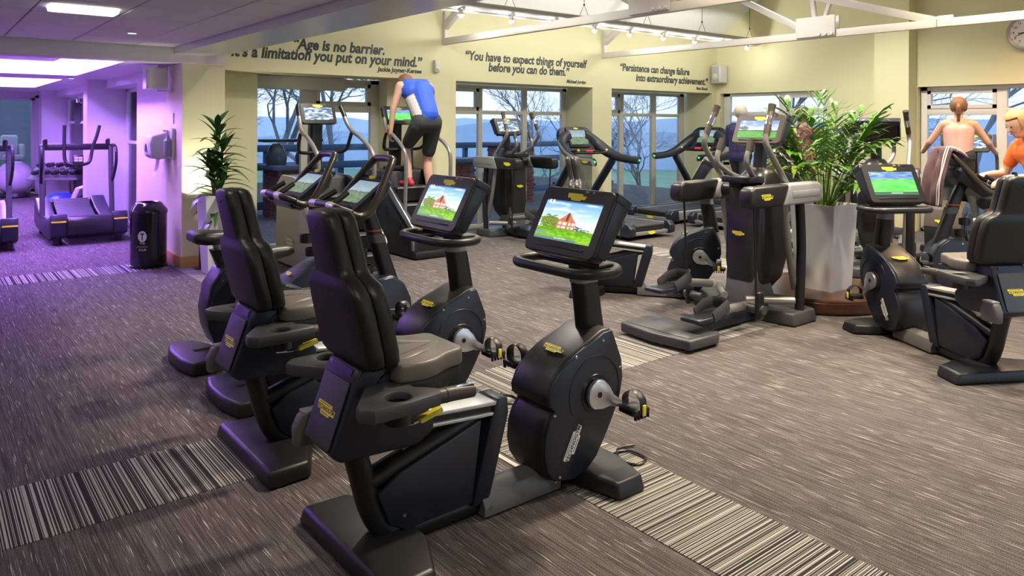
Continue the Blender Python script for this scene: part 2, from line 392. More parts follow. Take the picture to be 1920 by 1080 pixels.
for i in range(5): carpet_tile(BX0 - (i + 1) * 0.5, BX0 - i * 0.5, 8.78, 9.285, M_STRIPE_Y)
for i in range(9): carpet_tile(7.10, 7.59, BY1 + i * 0.49, BY1 + (i + 1) * 0.49, M_STRIPE_X)
# white floor marking
tp = B(); tp.box((1.99, 3.02, 0.002), (0.46, 0.025, 0.003)); tp.box((2.205, 2.86, 0.002), (0.025, 0.33, 0.003))
tag(tp.obj('floor_tape', M_TAPE), 'white corner of tape stuck on the carpet behind the nearest recumbent bike', 'tape')

# wall with the quotations: pillars, lintel and inner returns
LZ = 2.21
wb_ = B()
wb_.box(((2.297 + XE + 0.3) / 2, YQ + 0.3, (LZ + 3.5) / 2), (XE + 0.3 - 2.297, 0.6, 3.5 - LZ))
for (a, b_) in ((2.297, 2.758), (5.467, 5.942), (8.633, 9.082), (11.805, XE + 0.3)):
    wb_.box(((a + b_) / 2, YQ + 0.33, LZ / 2), (b_ - a, 0.66, LZ))
wb_.box(((2.758 + 3.27) / 2, 9.24, LZ / 2), (3.27 - 2.758, 0.28, LZ)); wb_.box(((5.06 + 5.467) / 2, 9.24, LZ / 2), (5.467 - 5.06, 0.28, LZ))
wall_back = struct(wb_.obj('wall_back', M_WALL))
# end wall with two window openings and a pier
we = B()
def wallx(y0, y1, z0, z1, x0=XE, x1=XE + 0.3): we.box(((x0 + x1) / 2, (y0 + y1) / 2, (z0 + z1) / 2), (x1 - x0, y1 - y0, z1 - z0))
wallx(8.63, YQ + 0.3, 0, 2.2); wallx(6.49, 8.63, 0, 0.85); wallx(5.05, 6.49, 0, 2.2); wallx(-1.0, YQ + 0.3, 2.2, 6.6); wallx(-1.0, 1.3, 0, 2.2)
wallx(5.07, 5.59, 0, 6.2, 11.68, XE)
wall_right = struct(we.obj('wall_right', M_WALL))
# wall behind the camera side, and left of the camera (never in view, they close the rooms)
wf = B(); wf.box((7.0, -1.1, 4.45), (12.6, 0.2, 4.1)); wf.box((7.0, -1.1, 0.05), (12.6, 0.2, 0.3)); wf.box((1.85, -1.1, 1.2), (2.3, 0.2, 2.5)); wf.box((12.3, -1.1, 1.2), (2.0, 0.2, 2.5)); struct(wf.obj('wall_front', M_WALL))
struct(B().box((-3.1, 8.0, 1.6), (0.2, 23, 3.4)).obj('wall_left', M_LAV))
struct(B().box((-0.4, -3.1, 1.6), (5.6, 0.2, 3.4)).obj('wall_rear', M_WALL))
# roof: two white slopes, ridge along x
SL = 0.615; RY = 4.0; EZ = 3.26; RZ = EZ + SL * (YQ - RY)
rf = B()
for (ya, yb) in ((YQ + 0.3, RY), (-1.2, RY)):
    za = RZ - SL * abs(RY - ya)
    rf.prism([(ya, za), (yb, RZ), (yb, RZ + 0.15), (ya, za + 0.15)], 2.19, XE + 0.35, 'x')
ceiling_high = struct(rf.obj('ceiling_high', M_ROOF))
# upper wall between the low ceiling and the high roof, standing on the beam
struct(B().prism([(-1.2, 2.43), (YQ + 0.02, 2.43), (YQ + 0.02, 3.26), (RY, RZ), (-1.2, 3.05)], 2.40, 2.50, 'x').obj('wall_upper', M_WHITE))
# downstand beam at the edge of the low ceiling
struct(B().box(((2.195 + 2.68) / 2, (YQ - 3.0) / 2, 2.44), (2.68 - 2.195, YQ + 3.0, 0.18)).obj('trim_beam', M_BEAM))
# low suspended ceiling: dark grid with loose tiles
ceiling = struct(B().box((-0.4, 2.85, 2.46), (5.2, 11.7, 0.03)).obj('ceiling', M_GRID))
gx = [1.79 + 0.567 * k for k in range(-8, 1)] + [2.195]; gy = [8.64 - 0.72 * k for k in range(0, 16)]
tiles = {}
for i in range(len(gx) - 1):
    for j in range(len(gy) - 1):
        w_, h_ = gx[i + 1] - gx[i] - 0.012, gy[j] - gy[j + 1] - 0.012
        if i < len(gx) - 2 and j in (3, 7, 11) and i in (6,): continue
        k = round(w_, 3)
        if k not in tiles:
            me = B().box((0, 0, 0), (w_, h_, 0.024), bev=0.004, seg=1).mesh('ceiling_tile'); me.materials.append(M_TILE); tiles[k] = me
        link('ceiling_tile', tiles[k], ceiling, loc=((gx[i] + gx[i + 1]) / 2, (gy[j] + gy[j + 1]) / 2, 2.433))
for k, j in enumerate((3, 7, 11)):
    cx, cy = (gx[6] + gx[7]) / 2, (gy[j] + gy[j + 1]) / 2
    t = thing('ceiling_light', ['square recessed ceiling light glowing in the grey tiled ceiling', 'recessed ceiling light of the next panel bay, outside the picture', 'recessed ceiling light of the last panel bay, outside the picture'][k], 'ceiling light', (cx, cy, 2.42), 0, 'recessed panel lights')
    B().box((0, 0, 0.012), (0.55, 0.70, 0.02), bev=0.003).obj('frame', M_WHITE, t)
    B().loft([[(p[0], p[1], 0.0) for p in rrect(0.44, 0.24, 0.03)], [(p[0] * 0.96, p[1] * 0.92, -0.03) for p in rrect(0.44, 0.24, 0.03)]]).obj('diffuser', M_PANEL, t)
def downlight(loc, label):
    t = thing('downlight', label, 'downlight', loc, 0, 'small round downlights')
    B().lathe([(0.0, -0.004), (0.035, -0.004), (0.036, -0.012), (0.05, -0.010), (0.052, 0.0), (0.0, 0.0)], 20).obj('rim', M_WHITE, t)
    B().lathe([(0.0, -0.012), (0.034, -0.012), (0.034, -0.006), (0, -0.006)], 18).obj('lens', M_PANEL, t)
downlight((1.53, 7.45, 2.42), 'small round downlight glowing in the grey ceiling tiles')

# ---- side room with violet coves
CZ = 2.26
struct(B().box((0.0, 8.68, 2.345), (4.39, 0.06, 0.17)).obj('trim_bulkhead', M_WHITE))
cv = B()
XL = -3.0
ys = [(8.68, 8.95), (12.1, 13.3), (16.8, 19.6)]
for (a, b_) in ys: cv.box(((XL + 2.75) / 2, (a + b_) / 2, CZ + 0.06), (2.75 - XL, b_ - a, 0.12))
for (a, b_) in ((8.95, 12.1), (13.3, 16.8)):
    cv.box(((1.76 + 2.75) / 2, (a + b_) / 2, CZ + 0.06), (2.75 - 1.76, b_ - a, 0.12)); cv.box(((XL - 1.5) / 2, (a + b_) / 2, CZ + 0.06), (-1.5 - XL, b_ - a, 0.12))
ceiling_side = struct(cv.obj('ceiling_side', M_LAV))
up = B(); up.box((0, 14.1, 2.74), (6.2, 11.2, 0.08))
for (a, b_) in ((8.95, 12.1), (13.3, 16.8)):                      # upstands of the coffers
    up.box((1.80, (a + b_) / 2, 2.54), (0.06, b_ - a + 0.1, 0.34)); up.box((-1.54, (a + b_) / 2, 2.54), (0.06, b_ - a + 0.1, 0.34))
    up.box((0.13, a - 0.03, 2.54), (3.4, 0.06, 0.34)); up.box((0.13, b_ + 0.03, 2.54), (3.4, 0.06, 0.34))
struct(up.obj('ceiling_coffer', M_LAV))
for k, (a, b_) in enumerate(((8.95, 12.1), (13.3, 16.8))):
    t = thing('cove_light', ['violet light strip around the nearer ceiling coffer', 'violet light strip around the farther ceiling coffer'][k], 'cove light', (0, 0, 0), 0, 'violet cove lights')
    B().box((1.50, (a + b_) / 2, 2.50), (0.08, b_ - a - 0.3, 0.03), rot=('Y', -0.25)).obj('light_strip', M_COVE, t)
    B().box((0.15, b_ - 0.33, 2.50), (2.7, 0.08, 0.03), rot=('X', -0.25)).obj('light_strip', M_COVE, t)
    B().box((-1.28, (a + b_) / 2, 2.50), (0.08, b_ - a - 0.3, 0.03), rot=('Y', 0.25)).obj('light_strip', M_COVE, t)
    B().box((0.12, (a + b_) / 2 - 0.1, 2.44), (2.66, b_ - a - 0.62, 0.05), bev=0.006).obj('centre_panel', M_LAV, t)
downlight((0.95, 10.6, 2.414), 'small downlight inside the nearer violet coffer'); downlight((1.80, 12.75, CZ), 'small downlight between the two violet coffers')
# wall of the side room with door recesses, two piers, end wall
ws = B()
def wbox(x0, x1, y0, y1, z0, z1): ws.box(((x0 + x1) / 2, (y0 + y1) / 2, (z0 + z1) / 2), (x1 - x0, y1 - y0, z1 - z0))
wbox(2.296, 2.75, 9.38, 10.88, 0, 2.8); wbox(2.30, 2.75, 10.88, 19.6, 2.13, 2.8)
wbox(2.05, 2.75, 13.0, 13.35, 0, CZ + 0.1); wbox(2.05, 2.75, 18.3, 18.75, 0, CZ + 0.1); wbox(2.297, 2.75, 13.35, 14.6, 0, 2.2)
wbox(2.2, 2.75, 18.7, 20.2, 0, 2.8)
wall_side = struct(ws.obj('wall_side', M_LAV))
wx = B()
wx.box((-0.4, 19.75, 2.35), (5.3, 0.3, 0.42)); wx.box((2.2, 19.75, 1.1), (0.25, 0.3, 2.2)); wx.box((-1.6, 19.75, 1.1), (2.6, 0.3, 2.2))
struct(wx.obj('wall_far', M_LAV))
# baseboards
bb = B(); bb.box(((2.297 + 2.758) / 2, YQ - 0.009, 0.06), (0.461 + 0.036, 0.018, 0.12), bev=0.003); struct(bb.obj('baseboard_back', M_WOODTRIM))
bb = B(); bb.box((2.288, (YQ + 10.88) / 2 - 0.01, 0.06), (0.018, 10.88 - YQ, 0.12), bev=0.003); struct(bb.obj('baseboard_side', M_WOODTRIM))
bb = B(); bb.box((2.4, 12.99, 0.06), (0.72, 0.018, 0.12), bev=0.003); bb.box((2.4, 18.29, 0.06), (0.72, 0.018, 0.12), bev=0.003); struct(bb.obj('baseboard_pier', M_WOODTRIM))

# ---- windows: frame, mullions and panes are pieces of their own
def window(name, axis, plane, cuts, zc, z0, z1, mf, t=0.07, sash=()):
    """cuts: mullion centre positions with widths [(pos, width)...] incl. both jambs; zc: transoms [(z, h)]; axis: direction the window runs in"""
    w = bpy.data.objects.new(name, None); C.objects.link(w); struct(w)
    def P(a, b_, za, zb, th): 
        c = ((a + b_) / 2, plane, (za + zb) / 2) if axis == 'x' else (plane, (a + b_) / 2, (za + zb) / 2)
        s_ = (abs(b_ - a), th, zb - za) if axis == 'x' else (th, abs(b_ - a), zb - za)
        return c, s_
    lo, hi = cuts[0][0] - cuts[0][1] / 2, cuts[-1][0] + cuts[-1][1] / 2
    f = B(); f.box(*P(lo, hi, z1 - 0.06, z1, t), bev=0.004); f.box(*P(lo, hi, z0, z0 + 0.06, t), bev=0.004)
    for (p, ww) in (cuts[0], cuts[-1]): f.box(*P(p - ww / 2, p + ww / 2, z0, z1, t), bev=0.004)
    f.obj('frame', mf, w)
    for (p, ww) in cuts[1:-1]: B().box(*P(p - ww / 2, p + ww / 2, z0 + 0.06, z1 - 0.06, t * 0.9), bev=0.004).obj('mullion', mf, w)
    rows = [z0 + 0.06] + [z for z, h in zc] + [z1 - 0.06]
    for i in range(len(cuts) - 1):
        a, b_ = cuts[i][0] + cuts[i][1] / 2, cuts[i + 1][0] - cuts[i + 1][1] / 2
        za = z0 + 0.06
        for (z, h) in zc:
            if (i, 'open') in sash: continue
            B().box(*P(a, b_, z - h / 2, z + h / 2, t * 0.8), bev=0.003).obj('transom', mf, w)
        edges = [(za, zc[0][0] - zc[0][1] / 2), (zc[0][0] + zc[0][1] / 2, z1 - 0.06)] if zc and (i, 'open') not in sash else [(za, z1 - 0.06)]
        for (ea, eb) in edges: B().box(*P(a, b_, ea, eb, 0.008)).obj('pane', M_GLASS, w)
        if i in sash and zc:                               # a small opening light has a frame of its own
            sb = B(); ea, eb = edges[1]; k = 0.05
            sb.box(*P(a, b_, eb - k, eb, t * 1.1)); sb.box(*P(a, b_, ea, ea + k, t * 1.1)); sb.box(*P(a, a + k, ea, eb, t * 1.1)); sb.box(*P(b_ - k, b_, ea, eb, t * 1.1))
            sb.obj('sash', mf, w)
    return w
window('window_1', 'x', 9.36, [(3.31, 0.06), (4.03, 0.21), (4.995, 0.13)], [(1.80, 0.095)], 0.0, 2.20, M_FRAME, sash=((0, 'open'), 1))
window('window_2', 'x', 9.36, [(5.99, 0.09), (6.82, 0.075), (7.71, 0.09), (8.57, 0.09)], [(1.785, 0.06)], 0.0, 2.21, M_FRAME, sash=(0,))
window('window_3', 'x', 9.36, [(9.13, 0.09), (9.98, 0.11), (10.865, 0.12), (11.68, 0.13)], [(1.785, 0.06)], 0.0, 2.21, M_FRAME, sash=(0,))
window('window_4', 'y', XE + 0.12, [(6.52, 0.06), (7.37, 0.15), (8.54, 0.14)], [(1.82, 0.07)], 0.85, 2.20, M_FRAMEW, sash=(0,))
window('window_5', 'y', XE + 0.12, [(1.35, 0.08), (2.7, 0.1), (3.95, 0.13), (4.99, 0.09)], [(1.82, 0.10)], 0.0, 2.20, M_FRAMEW, sash=(2,))
window('window_6', 'y', 2.62, [(10.92, 0.08), (11.45, 0.14), (12.0, 0.14), (12.96, 0.08)], [(1.3, 0.05)], 0.0, 2.13, M_FRAMEW, sash=())
window('window_7', 'y', 2.55, [(14.64, 0.08), (16.3, 0.12), (18.26, 0.08)], [(1.6, 0.05)], 0.0, 2.13, M_FRAMEW, sash=())
window('window_8', 'x', 19.7, [(-0.25, 0.08), (2.05, 0.09)], [], 0.05, 2.14, M_FRAMEW)
window('window_9', 'x', -1.1, [(3.05, 0.09), (4.8, 0.09), (6.5, 0.09), (8.2, 0.09), (9.8, 0.09), (11.25, 0.09)], [(1.8, 0.07)], 0.2, 2.4, M_FRAMEW)
# blind box above the first window
tag(B().box((3.9, 9.27, 2.12), (1.2, 0.08, 0.17), bev=0.01).obj('blind_box', M_FRAME), 'beige roller blind cassette above the first window', 'blind')

# ---- lettering on the walls
def quote(label, lines):
    t = thing('wall_quote', label, 'wall lettering', (0, 0, 0), 0, 'quotations on the yellow wall')
    for (s_, x, z, size, al, xs) in lines:
        text('lettering', s_, M_QUOTE, t, frame_mtx((x, YQ - 0.002, z), (1, 0, 0), (0, 0, 1)), size, 0.001, bold=size * 0.034, shear=0.18, align=al, xs=xs)
quote('large dark quotation saying age is no barrier', [
    ('\u201cAge is no barrier.', 3.55, 2.507, 0.185, 'LEFT', 0.905), ('It\u2019s a limitation you put on your mind.\u201d', 5.37, 2.375, 0.185, 'RIGHT', 0.875), ('Jackie Joyner-Kersee', 5.37, 2.287, 0.083, 'RIGHT', 0.95)])
quote('dark quotation about having to expect things of yourself', [
    ('\u201cYou have to expect things of yourself', 6.09, 2.52, 0.178, 'LEFT', 0.86), ('before you can do them.\u201d', 8.10, 2.375, 0.178, 'RIGHT', 0.86), ('Michael Jordan', 8.48, 2.262, 0.075, 'RIGHT', 0.95)])
quote('dark quotation saying persistence can change failure', [
    ('\u201cPersistence can change failure', 9.27, 2.52, 0.172, 'LEFT', 0.86), ('into extraordinary achievement.\u201d', 11.66, 2.36, 0.172, 'RIGHT', 0.86), ('Matt Biondi', 11.66, 2.262, 0.075, 'RIGHT', 0.95)])

# ---- trusses
def truss(x, label):
    t = thing('roof_truss', label, 'roof truss', (x, 0, 0), 0, 'white roof trusses')
    def bar(nm, p, q, w, h):
        p, q = Vector((0, *p)), Vector((0, *q)); d = q - p
        m = frame_mtx((p + q) / 2, d, (1, 0, 0)); b_ = B(); b_.box((0, 0, 0), (d.length, w, h), bev=0.004); o = b_.obj(nm, M_STEEL, t); o.matrix_local = m
    bar('bottom_chord', (YQ, 2.745), (-0.7, 2.745), 0.07, 0.09); bar('post', (YQ - 0.03, 2.70), (YQ - 0.03, 3.16), 0.06, 0.06)
    bar('rafter', (YQ, 2.93), (RY, 2.93 + SL * (YQ - RY)), 0.07, 0.10); bar('rafter', (-0.7, 2.93), (RY, 2.93 + SL * (RY + 0.7)), 0.07, 0.10)
    bar('strut', (5.22, 2.86), (7.05, 3.86), 0.06, 0.08); bar('strut', (3.47, 2.745), (6.3, 3.64), 0.055, 0.09)
    bar('king_post', (4.99, 2.90), (5.10, 3.75), 0.05, 0.055); bar('hanger', (4.88, 2.90), (4.62, 3.65), 0.05, 0.045)
    B().box((-0.05, 4.965, 2.845), (0.02, 0.52, 0.25), bev=0.002).obj('gusset_plate', M_STEEL, t); B().box((0.05, 4.965, 2.845), (0.02, 0.52, 0.25), bev=0.002).obj('gusset_plate', M_STEEL, t)
    for y in (4.74, 4.82, 4.90): B().lathe([(0, -0.02), (0.016, -0.018), (0.018, 0.0), (0, 0.0)], 10, (-0.06, y, 2.745), 'x').obj('bolt', M_STEEL, t)
    B().box((-0.05, 3.45, 2.76), (0.02, 0.16, 0.12), bev=0.002).obj('bracket', M_STEEL, t)
truss(5.742, 'white roof truss at the top of the picture, its gusset plate lit orange'); truss(8.876, 'farther white roof truss whose bottom chord ends behind the wall clock')

# ---- spot rail
t = thing('spotlight_rail', 'long white tubular rail of spotlights hung below the sloping roof', 'light rail', (0, RAIL_Y, RAIL_Z))
B().tube([(4.6, 0, 0), (11.75, 0, 0)], 0.075, 18, flat=(1.25, 0.8)).obj('rail_tube', M_RAILP, t)
B().box((8.17, 0.03, -0.06), (7.1, 0.10, 0.03), bev=0.006).obj('reflector', M_RAILP, t)
for x in (6.1, 7.45, 8.8, 10.15, 11.5):
    wv = B(); zt = RZ - SL * (RAIL_Y - RY) - RAIL_Z
    wv.tube([(x, 0, 0.22), (x, 0, zt)], 0.004, 5); wv.tube([(x - 0.09, 0, 0.06), (x, 0, 0.22), (x + 0.09, 0, 0.06)], 0.0035, 5); wv.ball((x, 0, 0.22), 0.015, 8); wv.obj('hanger_wire', M_BLACK, t)
for i, x in enumerate(RAIL_LAMPS):
    s_ = B(); s_.tube([(x, -0.02, -0.04), (x, -0.03, -0.085)], 0.012, 8); s_.lathe([(0.018, 0.05), (0.036, 0.0), (0.038, -0.02), (0.032, -0.02), (0.014, 0.03)], 14, (x, -0.03, -0.11)); o = s_.obj('spot_head', M_WHITE, t)
    B().ball((x, -0.03, -0.135), 0.030, 12).obj('bulb', M_BULB, o)

# ---- wall fittings
t = thing('loudspeaker', 'white box loudspeaker bracketed high on the violet wall corner', 'loudspeaker', (2.292, 9.12, 2.10))
B().prism([(-0.27, -0.085), (-0.06, -0.065), (-0.06, 0.065), (-0.27, 0.085)], -0.125, 0.125, 'z', 0.018, 3).obj('cabinet', M_SPK, t)
B().prism([(-0.292, -0.08), (-0.268, -0.09), (-0.268, 0.09), (-0.292, 0.08)], -0.12, 0.12, 'z', 0.007).obj('grille', M_SPKG, t)
w_ = B(); w_.tube([(-0.15, 0, 0.12), (-0.15, 0, 0.145), (-0.004, 0, 0.145)], 0.008, 8); w_.tube([(-0.15, 0, -0.12), (-0.15, 0, -0.14), (-0.004, 0, -0.14)], 0.008, 8); w_.tube(smooth_path([(-0.04, -0.05, 0.13), (-0.03, -0.07, 0.07), (-0.015, -0.05, 0.0), (-0.03, -0.07, -0.07), (-0.015, -0.05, -0.13)]), 0.005, 6); w_.obj('bracket', M_CHROME, t)
t = thing('loudspeaker', 'white loudspeaker with round grille beside the third quotation', 'loudspeaker', (XE, 8.55, 2.56))
B().prism([(-0.26, -0.10), (-0.05, -0.12), (-0.05, 0.12), (-0.26, 0.10)], -0.17, 0.17, 'z', 0.018, 3).obj('cabinet', M_SPK, t)
B().prism(rrect(0.17, 0.29, 0.02), -0.272, -0.255, 'x', 0.004).obj('grille', M_SPKG, t)
B().lathe([(0, -0.285), (0.05, -0.280), (0.06, -0.272), (0, -0.272)], 20, (0, 0, -0.05), 'x').obj('woofer', M_SPK, t); B().box((-0.03, 0, 0), (0.06, 0.05, 0.12), bev=0.005).obj('bracket', M_SPK, t)
t = thing('motion_sensor', 'small white motion sensor on the pillar beside the first quotation', 'sensor', (5.60, YQ, 2.40))
B().prism([(-0.04, -0.09), (0.04, -0.09), (0.045, 0.08), (-0.045, 0.08)], -0.06, 0.0, 'y', 0.012, 3).obj('case', M_SPK, t)
B().lathe([(0, -0.075), (0.022, -0.07), (0.032, -0.058), (0, -0.058)], 14, (0, 0, -0.04), 'y').obj('lens', M_PLANTER, t)
# wall clock
t = thing('wall_clock', 'round white wall clock with grey rim on the yellow end wall', 'clock', (XE - 0.0, 3.62, 2.90))
B().lathe([(0.0, 0.0), (0.23, 0.0), (0.235, -0.05), (0.22, -0.07), (0.195, -0.06), (0.195, -0.04), (0, -0.04)], 48, (0, 0, 0), 'x').obj('rim', M_CLRIM, t)
B().lathe([(0, -0.045), (0.195, -0.045), (0.195, -0.035), (0, -0.035)], 48, (0, 0, 0), 'x').obj('dial', M_CLOCK, t)
for k in range(12):
    a = 2 * PI * k / 12; sx, sz = math.sin(a), math.cos(a)
    text('numeral', str(k or 12), M_INK, t, frame_mtx((-0.047, -0.145 * sx, 0.145 * sz - 0.016), (0, -1, 0), (0, 0, 1)), 0.046, bold=0.0008)
for k in range(60):
    a = 2 * PI * k / 60
    if k % 5 == 0: B().box((-0.0465, -0.183 * math.sin(a), 0.183 * math.cos(a)), (0.001, 0.008, 0.012)).obj('minute_mark', M_INK, t)
for (h_, a, w_) in ((0.10, 2 * PI * 8.7 / 12, 0.012), (0.15, 2 * PI * 41.5 / 60, 0.008)):
    B().box((-0.05, -math.sin(a) * h_ * 0.42, math.cos(a) * h_ * 0.42), (0.002, w_, h_), rot=('X', a)).obj('hand', M_INK, t)
# towel and soap dispensers on the violet wall
t = thing('paper_towel_dispenser', 'white paper towel dispenser on the violet wall above the bin', 'dispenser', (2.294, 9.33, 1.33))
B().prism([(0, -0.14), (0, 0.18), (-0.20, 0.12), (-0.23, 0.02), (-0.21, -0.11), (-0.15, -0.15)], -0.16, 0.16, 'y', 0.018, 3).obj('case', M_SPK, t)
B().box((-0.232, 0.0, -0.02), (0.006, 0.05, 0.09), bev=0.003).obj('window', M_DGREY, t)
B().grid(lambda u, v: (-0.10 - 0.05 * u * u, -0.08 + 0.16 * v, -0.15 - 0.20 * u), 6, 2).obj('paper', M_WHITE, t)
t = thing('soap_dispenser', 'clear hand gel dispenser bottle fixed at the violet corner', 'dispenser', (2.296, 9.02, 1.38))
B().box((-0.02, 0, -0.02), (0.04, 0.10, 0.36), bev=0.012).obj('back_plate', M_SPK, t); B().lathe([(0, -0.16), (0.04, -0.16), (0.045, -0.14), (0.045, 0.02), (0.02, 0.05), (0.015, 0.08), (0, 0.08)], 16, (-0.07, 0, 0)).obj('bottle', M_LGREY, t)
B().tube([(-0.07, 0, 0.08), (-0.07, 0, 0.13), (-0.12, 0, 0.13)], 0.012, 8).obj('pump', M_CHROME, t)
B().box((-0.006, 0.06, 0.27), (0.012, 0.09, 0.12)).obj('notice', M_TAG, t)
# bin
t = thing('litter_bin', 'glossy black round litter bin beside the violet wall', 'bin', (2.03, 9.02, 0))
M_GLOSS = mat('gloss_black', (0.008, 0.008, 0.01), 0.12, var=(9, 0.05))
B().lathe([(0, 0.0), (0.185, 0.0), (0.195, 0.012), (0.195, 0.03), (0.185, 0.035), (0.187, 0.60), (0.0, 0.60)], 40).obj('body', M_GLOSS, t)
B().lathe([(0.193, 0.595), (0.195, 0.625), (0.19, 0.635), (0.13, 0.715), (0.11, 0.722), (0.10, 0.715), (0.10, 0.66), (0.15, 0.62), (0.185, 0.597)], 40).obj('lid', M_GLOSS, t)
a = R(-122)
fm = lambda dz, da=0.0: frame_mtx((0.188 * math.cos(a + da), 0.188 * math.sin(a + da), dz), (-math.sin(a + da), math.cos(a + da), 0), (0, 0, 1))
B().prism([(0.045 * math.cos(2 * PI * k / 20), 0.06 * math.sin(2 * PI * k / 20)) for k in range(20)], 0, 0.002, 'z', mtx=fm(0.36)).obj('emblem', M_TAG, t)
B().prism([(-0.006, -0.04), (0.006, -0.04), (0.006, 0.02), (0.02, 0.02), (0.02, 0.035), (-0.02, 0.035), (-0.02, 0.02), (-0.006, 0.02)], 0.0022, 0.003, 'z', mtx=fm(0.36)).obj('emblem_mark', M_INK, t)
for s_, dz in (('THE', 0.275), ('CLUB', 0.205)): text('lettering', s_, M_TAG, t, fm(dz), 0.032, 0.0005)
wd = B(); [wd.box((0.188 * math.cos(a - 0.30 + k * 0.062), 0.188 * math.sin(a - 0.30 + k * 0.062), 0.248), (0.006, 0.006, 0.018)) for k in range(10)]; wd.obj('faded_word', M_GREY, t)
# ================================================================== outside
struct(B().box((7, 60, -3.1), (160, 100, 0.2)).obj('ground_field', M_GRASS)); struct(B().box((70, 5, -3.1), (116, 60, 0.2)).obj('ground_meadow', M_GRASS))
struct(B().box((7, -42, -3.1), (160, 60, 0.2)).obj('ground_lawn', M_GRASS))
deck = B().box((8.3, 11.4, -0.14), (10.4, 4.0, 0.1)).obj('terrace_floor', M_SLATE); struct(deck)
for i in range(27):
    me = None
    if i == 0:
        dm = B().box((0, 0, 0), (10.3, 0.14, 0.03), bev=0.004, seg=1).mesh('plank'); dm.materials.append(M_DECK)
    link('plank', dm, deck, loc=(8.3, 9.56 + i * 0.145, -0.075))
rl = thing('terrace_railing', 'timber railing tinted for blue dusk light, with glass along the terrace edge', 'railing', (0, 12.9, 0))
for z, h_ in ((1.16, 0.12), (0.84, 0.13), (0.16, 0.14)): B().box((8.3, 0, z), (10.4, 0.05, h_), bev=0.006).obj('rail', M_RAILB, rl)
for x in [3.4 + 1.42 * k for k in range(8)]:
    B().box((x, 0.07, 0.5), (0.09, 0.09, 1.35), bev=0.006).obj('post', M_RAILB, rl)
for x in [4.1 + 1.42 * k for k in range(7)]:
    B().box((x, -0.03, 0.5), (1.3, 0.01, 0.55)).obj('glass_panel', M_GLASS, rl)
    for dx in (-0.3, 0.3):
        for z in (0.75, 0.26): B().box((x + dx, -0.045, z), (0.06, 0.03, 0.06), bev=0.004).obj('clip', M_BLACK, rl)
brick_me = B().box((0, 0, 0), (0.205, 0.10, 0.062), bev=0.004, seg=1).mesh('brick'); brick_me.materials.append(M_BRICK)
def brick_pier(x, y, h, w, label, chimney=False):
    t = thing('brick_pier', label, 'brick pier', (x, y, -0.1), 0, 'brick piers on the terrace')
    B().box((0, 0, h / 2), (w - 0.02, w - 0.02, h)).obj('core', M_MORTAR, t)
    B().box((0, 0, h + 0.04), (w + 0.16, w + 0.16, 0.08), bev=0.01).obj('cap', M_SLATE, t)
    n = int(w / 0.215 + 0.5); rows = int(h / 0.075)
    for j in range(rows):
        off = 0.107 if j % 2 else 0.0
        for i in range(n):
            px = -w / 2 + 0.107 + i * 0.215 + off * 0.5
            if px > w / 2 - 0.05: continue
            link('brick', brick_me, t, loc=(px, -w / 2 + 0.042, 0.04 + j * 0.075))
            b_ = link('brick', brick_me, t, loc=(-w / 2 + 0.042, px, 0.04 + j * 0.075)); b_.rotation_euler = (0, 0, PI / 2)
    return t
brick_pier(5.0, 12.3, 0.92, 0.66, 'squat red brick pier with dark cowls seen through the first window')
for dx in (-0.26, 0.26):
    t = thing('chimney_cowl', ['dark conical cowl, the one nearer the mullion, on the terrace brick pier', 'dark conical cowl, the one nearer the house, on the terrace brick pier'][dx > 0], 'cowl', (5.0 - dx, 12.3, 0.90))
    B().lathe([(0.16, 0), (0.18, 0.12), (0.12, 0.30), (0.05, 0.36), (0, 0.36)], 16).obj('cone', M_DGREY, t); B().box((0, 0, 0.41), (0.5, 0.34, 0.05), bev=0.008).obj('hood', M_BLACK, t)
brick_pier(9.7, 12.2, 1.25, 0.7, 'tall red brick pier seen through the second window')
brick_pier(8.35, 12.3, 0.95, 0.6, 'lower red brick pier seen behind the far elliptical trainer')

def bare_tree(x, y, h, seed, label, spread=1.0, depth=6):
    rnd = random.Random(seed); b_ = B(); bm = b_.bm
    def seg(p, q, r0, r1):
        d = (q - p).normalized(); u = d.orthogonal().normalized(); v = d.cross(u); k = 5 if r0 > 0.02 else 3
        A_ = [bm.verts.new(p + (u * math.cos(2 * PI * i / k) + v * math.sin(2 * PI * i / k)) * r0) for i in range(k)]
        Z_ = [bm.verts.new(q + (u * math.cos(2 * PI * i / k) + v * math.sin(2 * PI * i / k)) * r1) for i in range(k)]
        for i in range(k): bm.faces.new((A_[i], A_[(i + 1) % k], Z_[(i + 1) % k], Z_[i]))
    def grow(p, d, L, r, lv):
        q = p + d * L * 0.5; d2 = (d + Vector((rnd.uniform(-.25, .25), rnd.uniform(-.25, .25), rnd.uniform(-.1, .2)))).normalized(); e = q + d2 * L * 0.5
        seg(p, q, r, r * 0.85); seg(q, e, r * 0.85, r * 0.7)
        if lv == 0: return
        for k in range(3 if lv > 1 else 4):
            dd = (d2 + Vector((rnd.gauss(0, .55), rnd.gauss(0, .55), rnd.gauss(0.1, .35))) * spread).normalized()
            grow(e if k < 2 else q, dd, L * rnd.uniform(0.62, 0.85), r * rnd.uniform(0.5, 0.68), lv - 1)
    tr = thing('bare_tree', label, 'tree', (x, y, -3.1), 0, 'bare winter trees outside')
    grow(Vector((0, 0, 0)), Vector((0, 0, 1)), h * 0.34, h * 0.016, depth)
    b_.obj('branches', M_BARK, tr)
bare_tree(8.8, 22.0, 9.5, 14, 'bare spreading tree filling the tall pane of the first window', 1.15, 7)
bare_tree(14.0, 29.0, 11.5, 8, 'bare tree behind the upper pane of the first window', 1.15, 7)
bare_tree(16.5, 19.5, 6.6, 12, 'bare tree at the left side of the second window', 1.0)
bare_tree(27.0, 24.0, 6.5, 21, 'bare tree behind the third window', 1.1, 7)
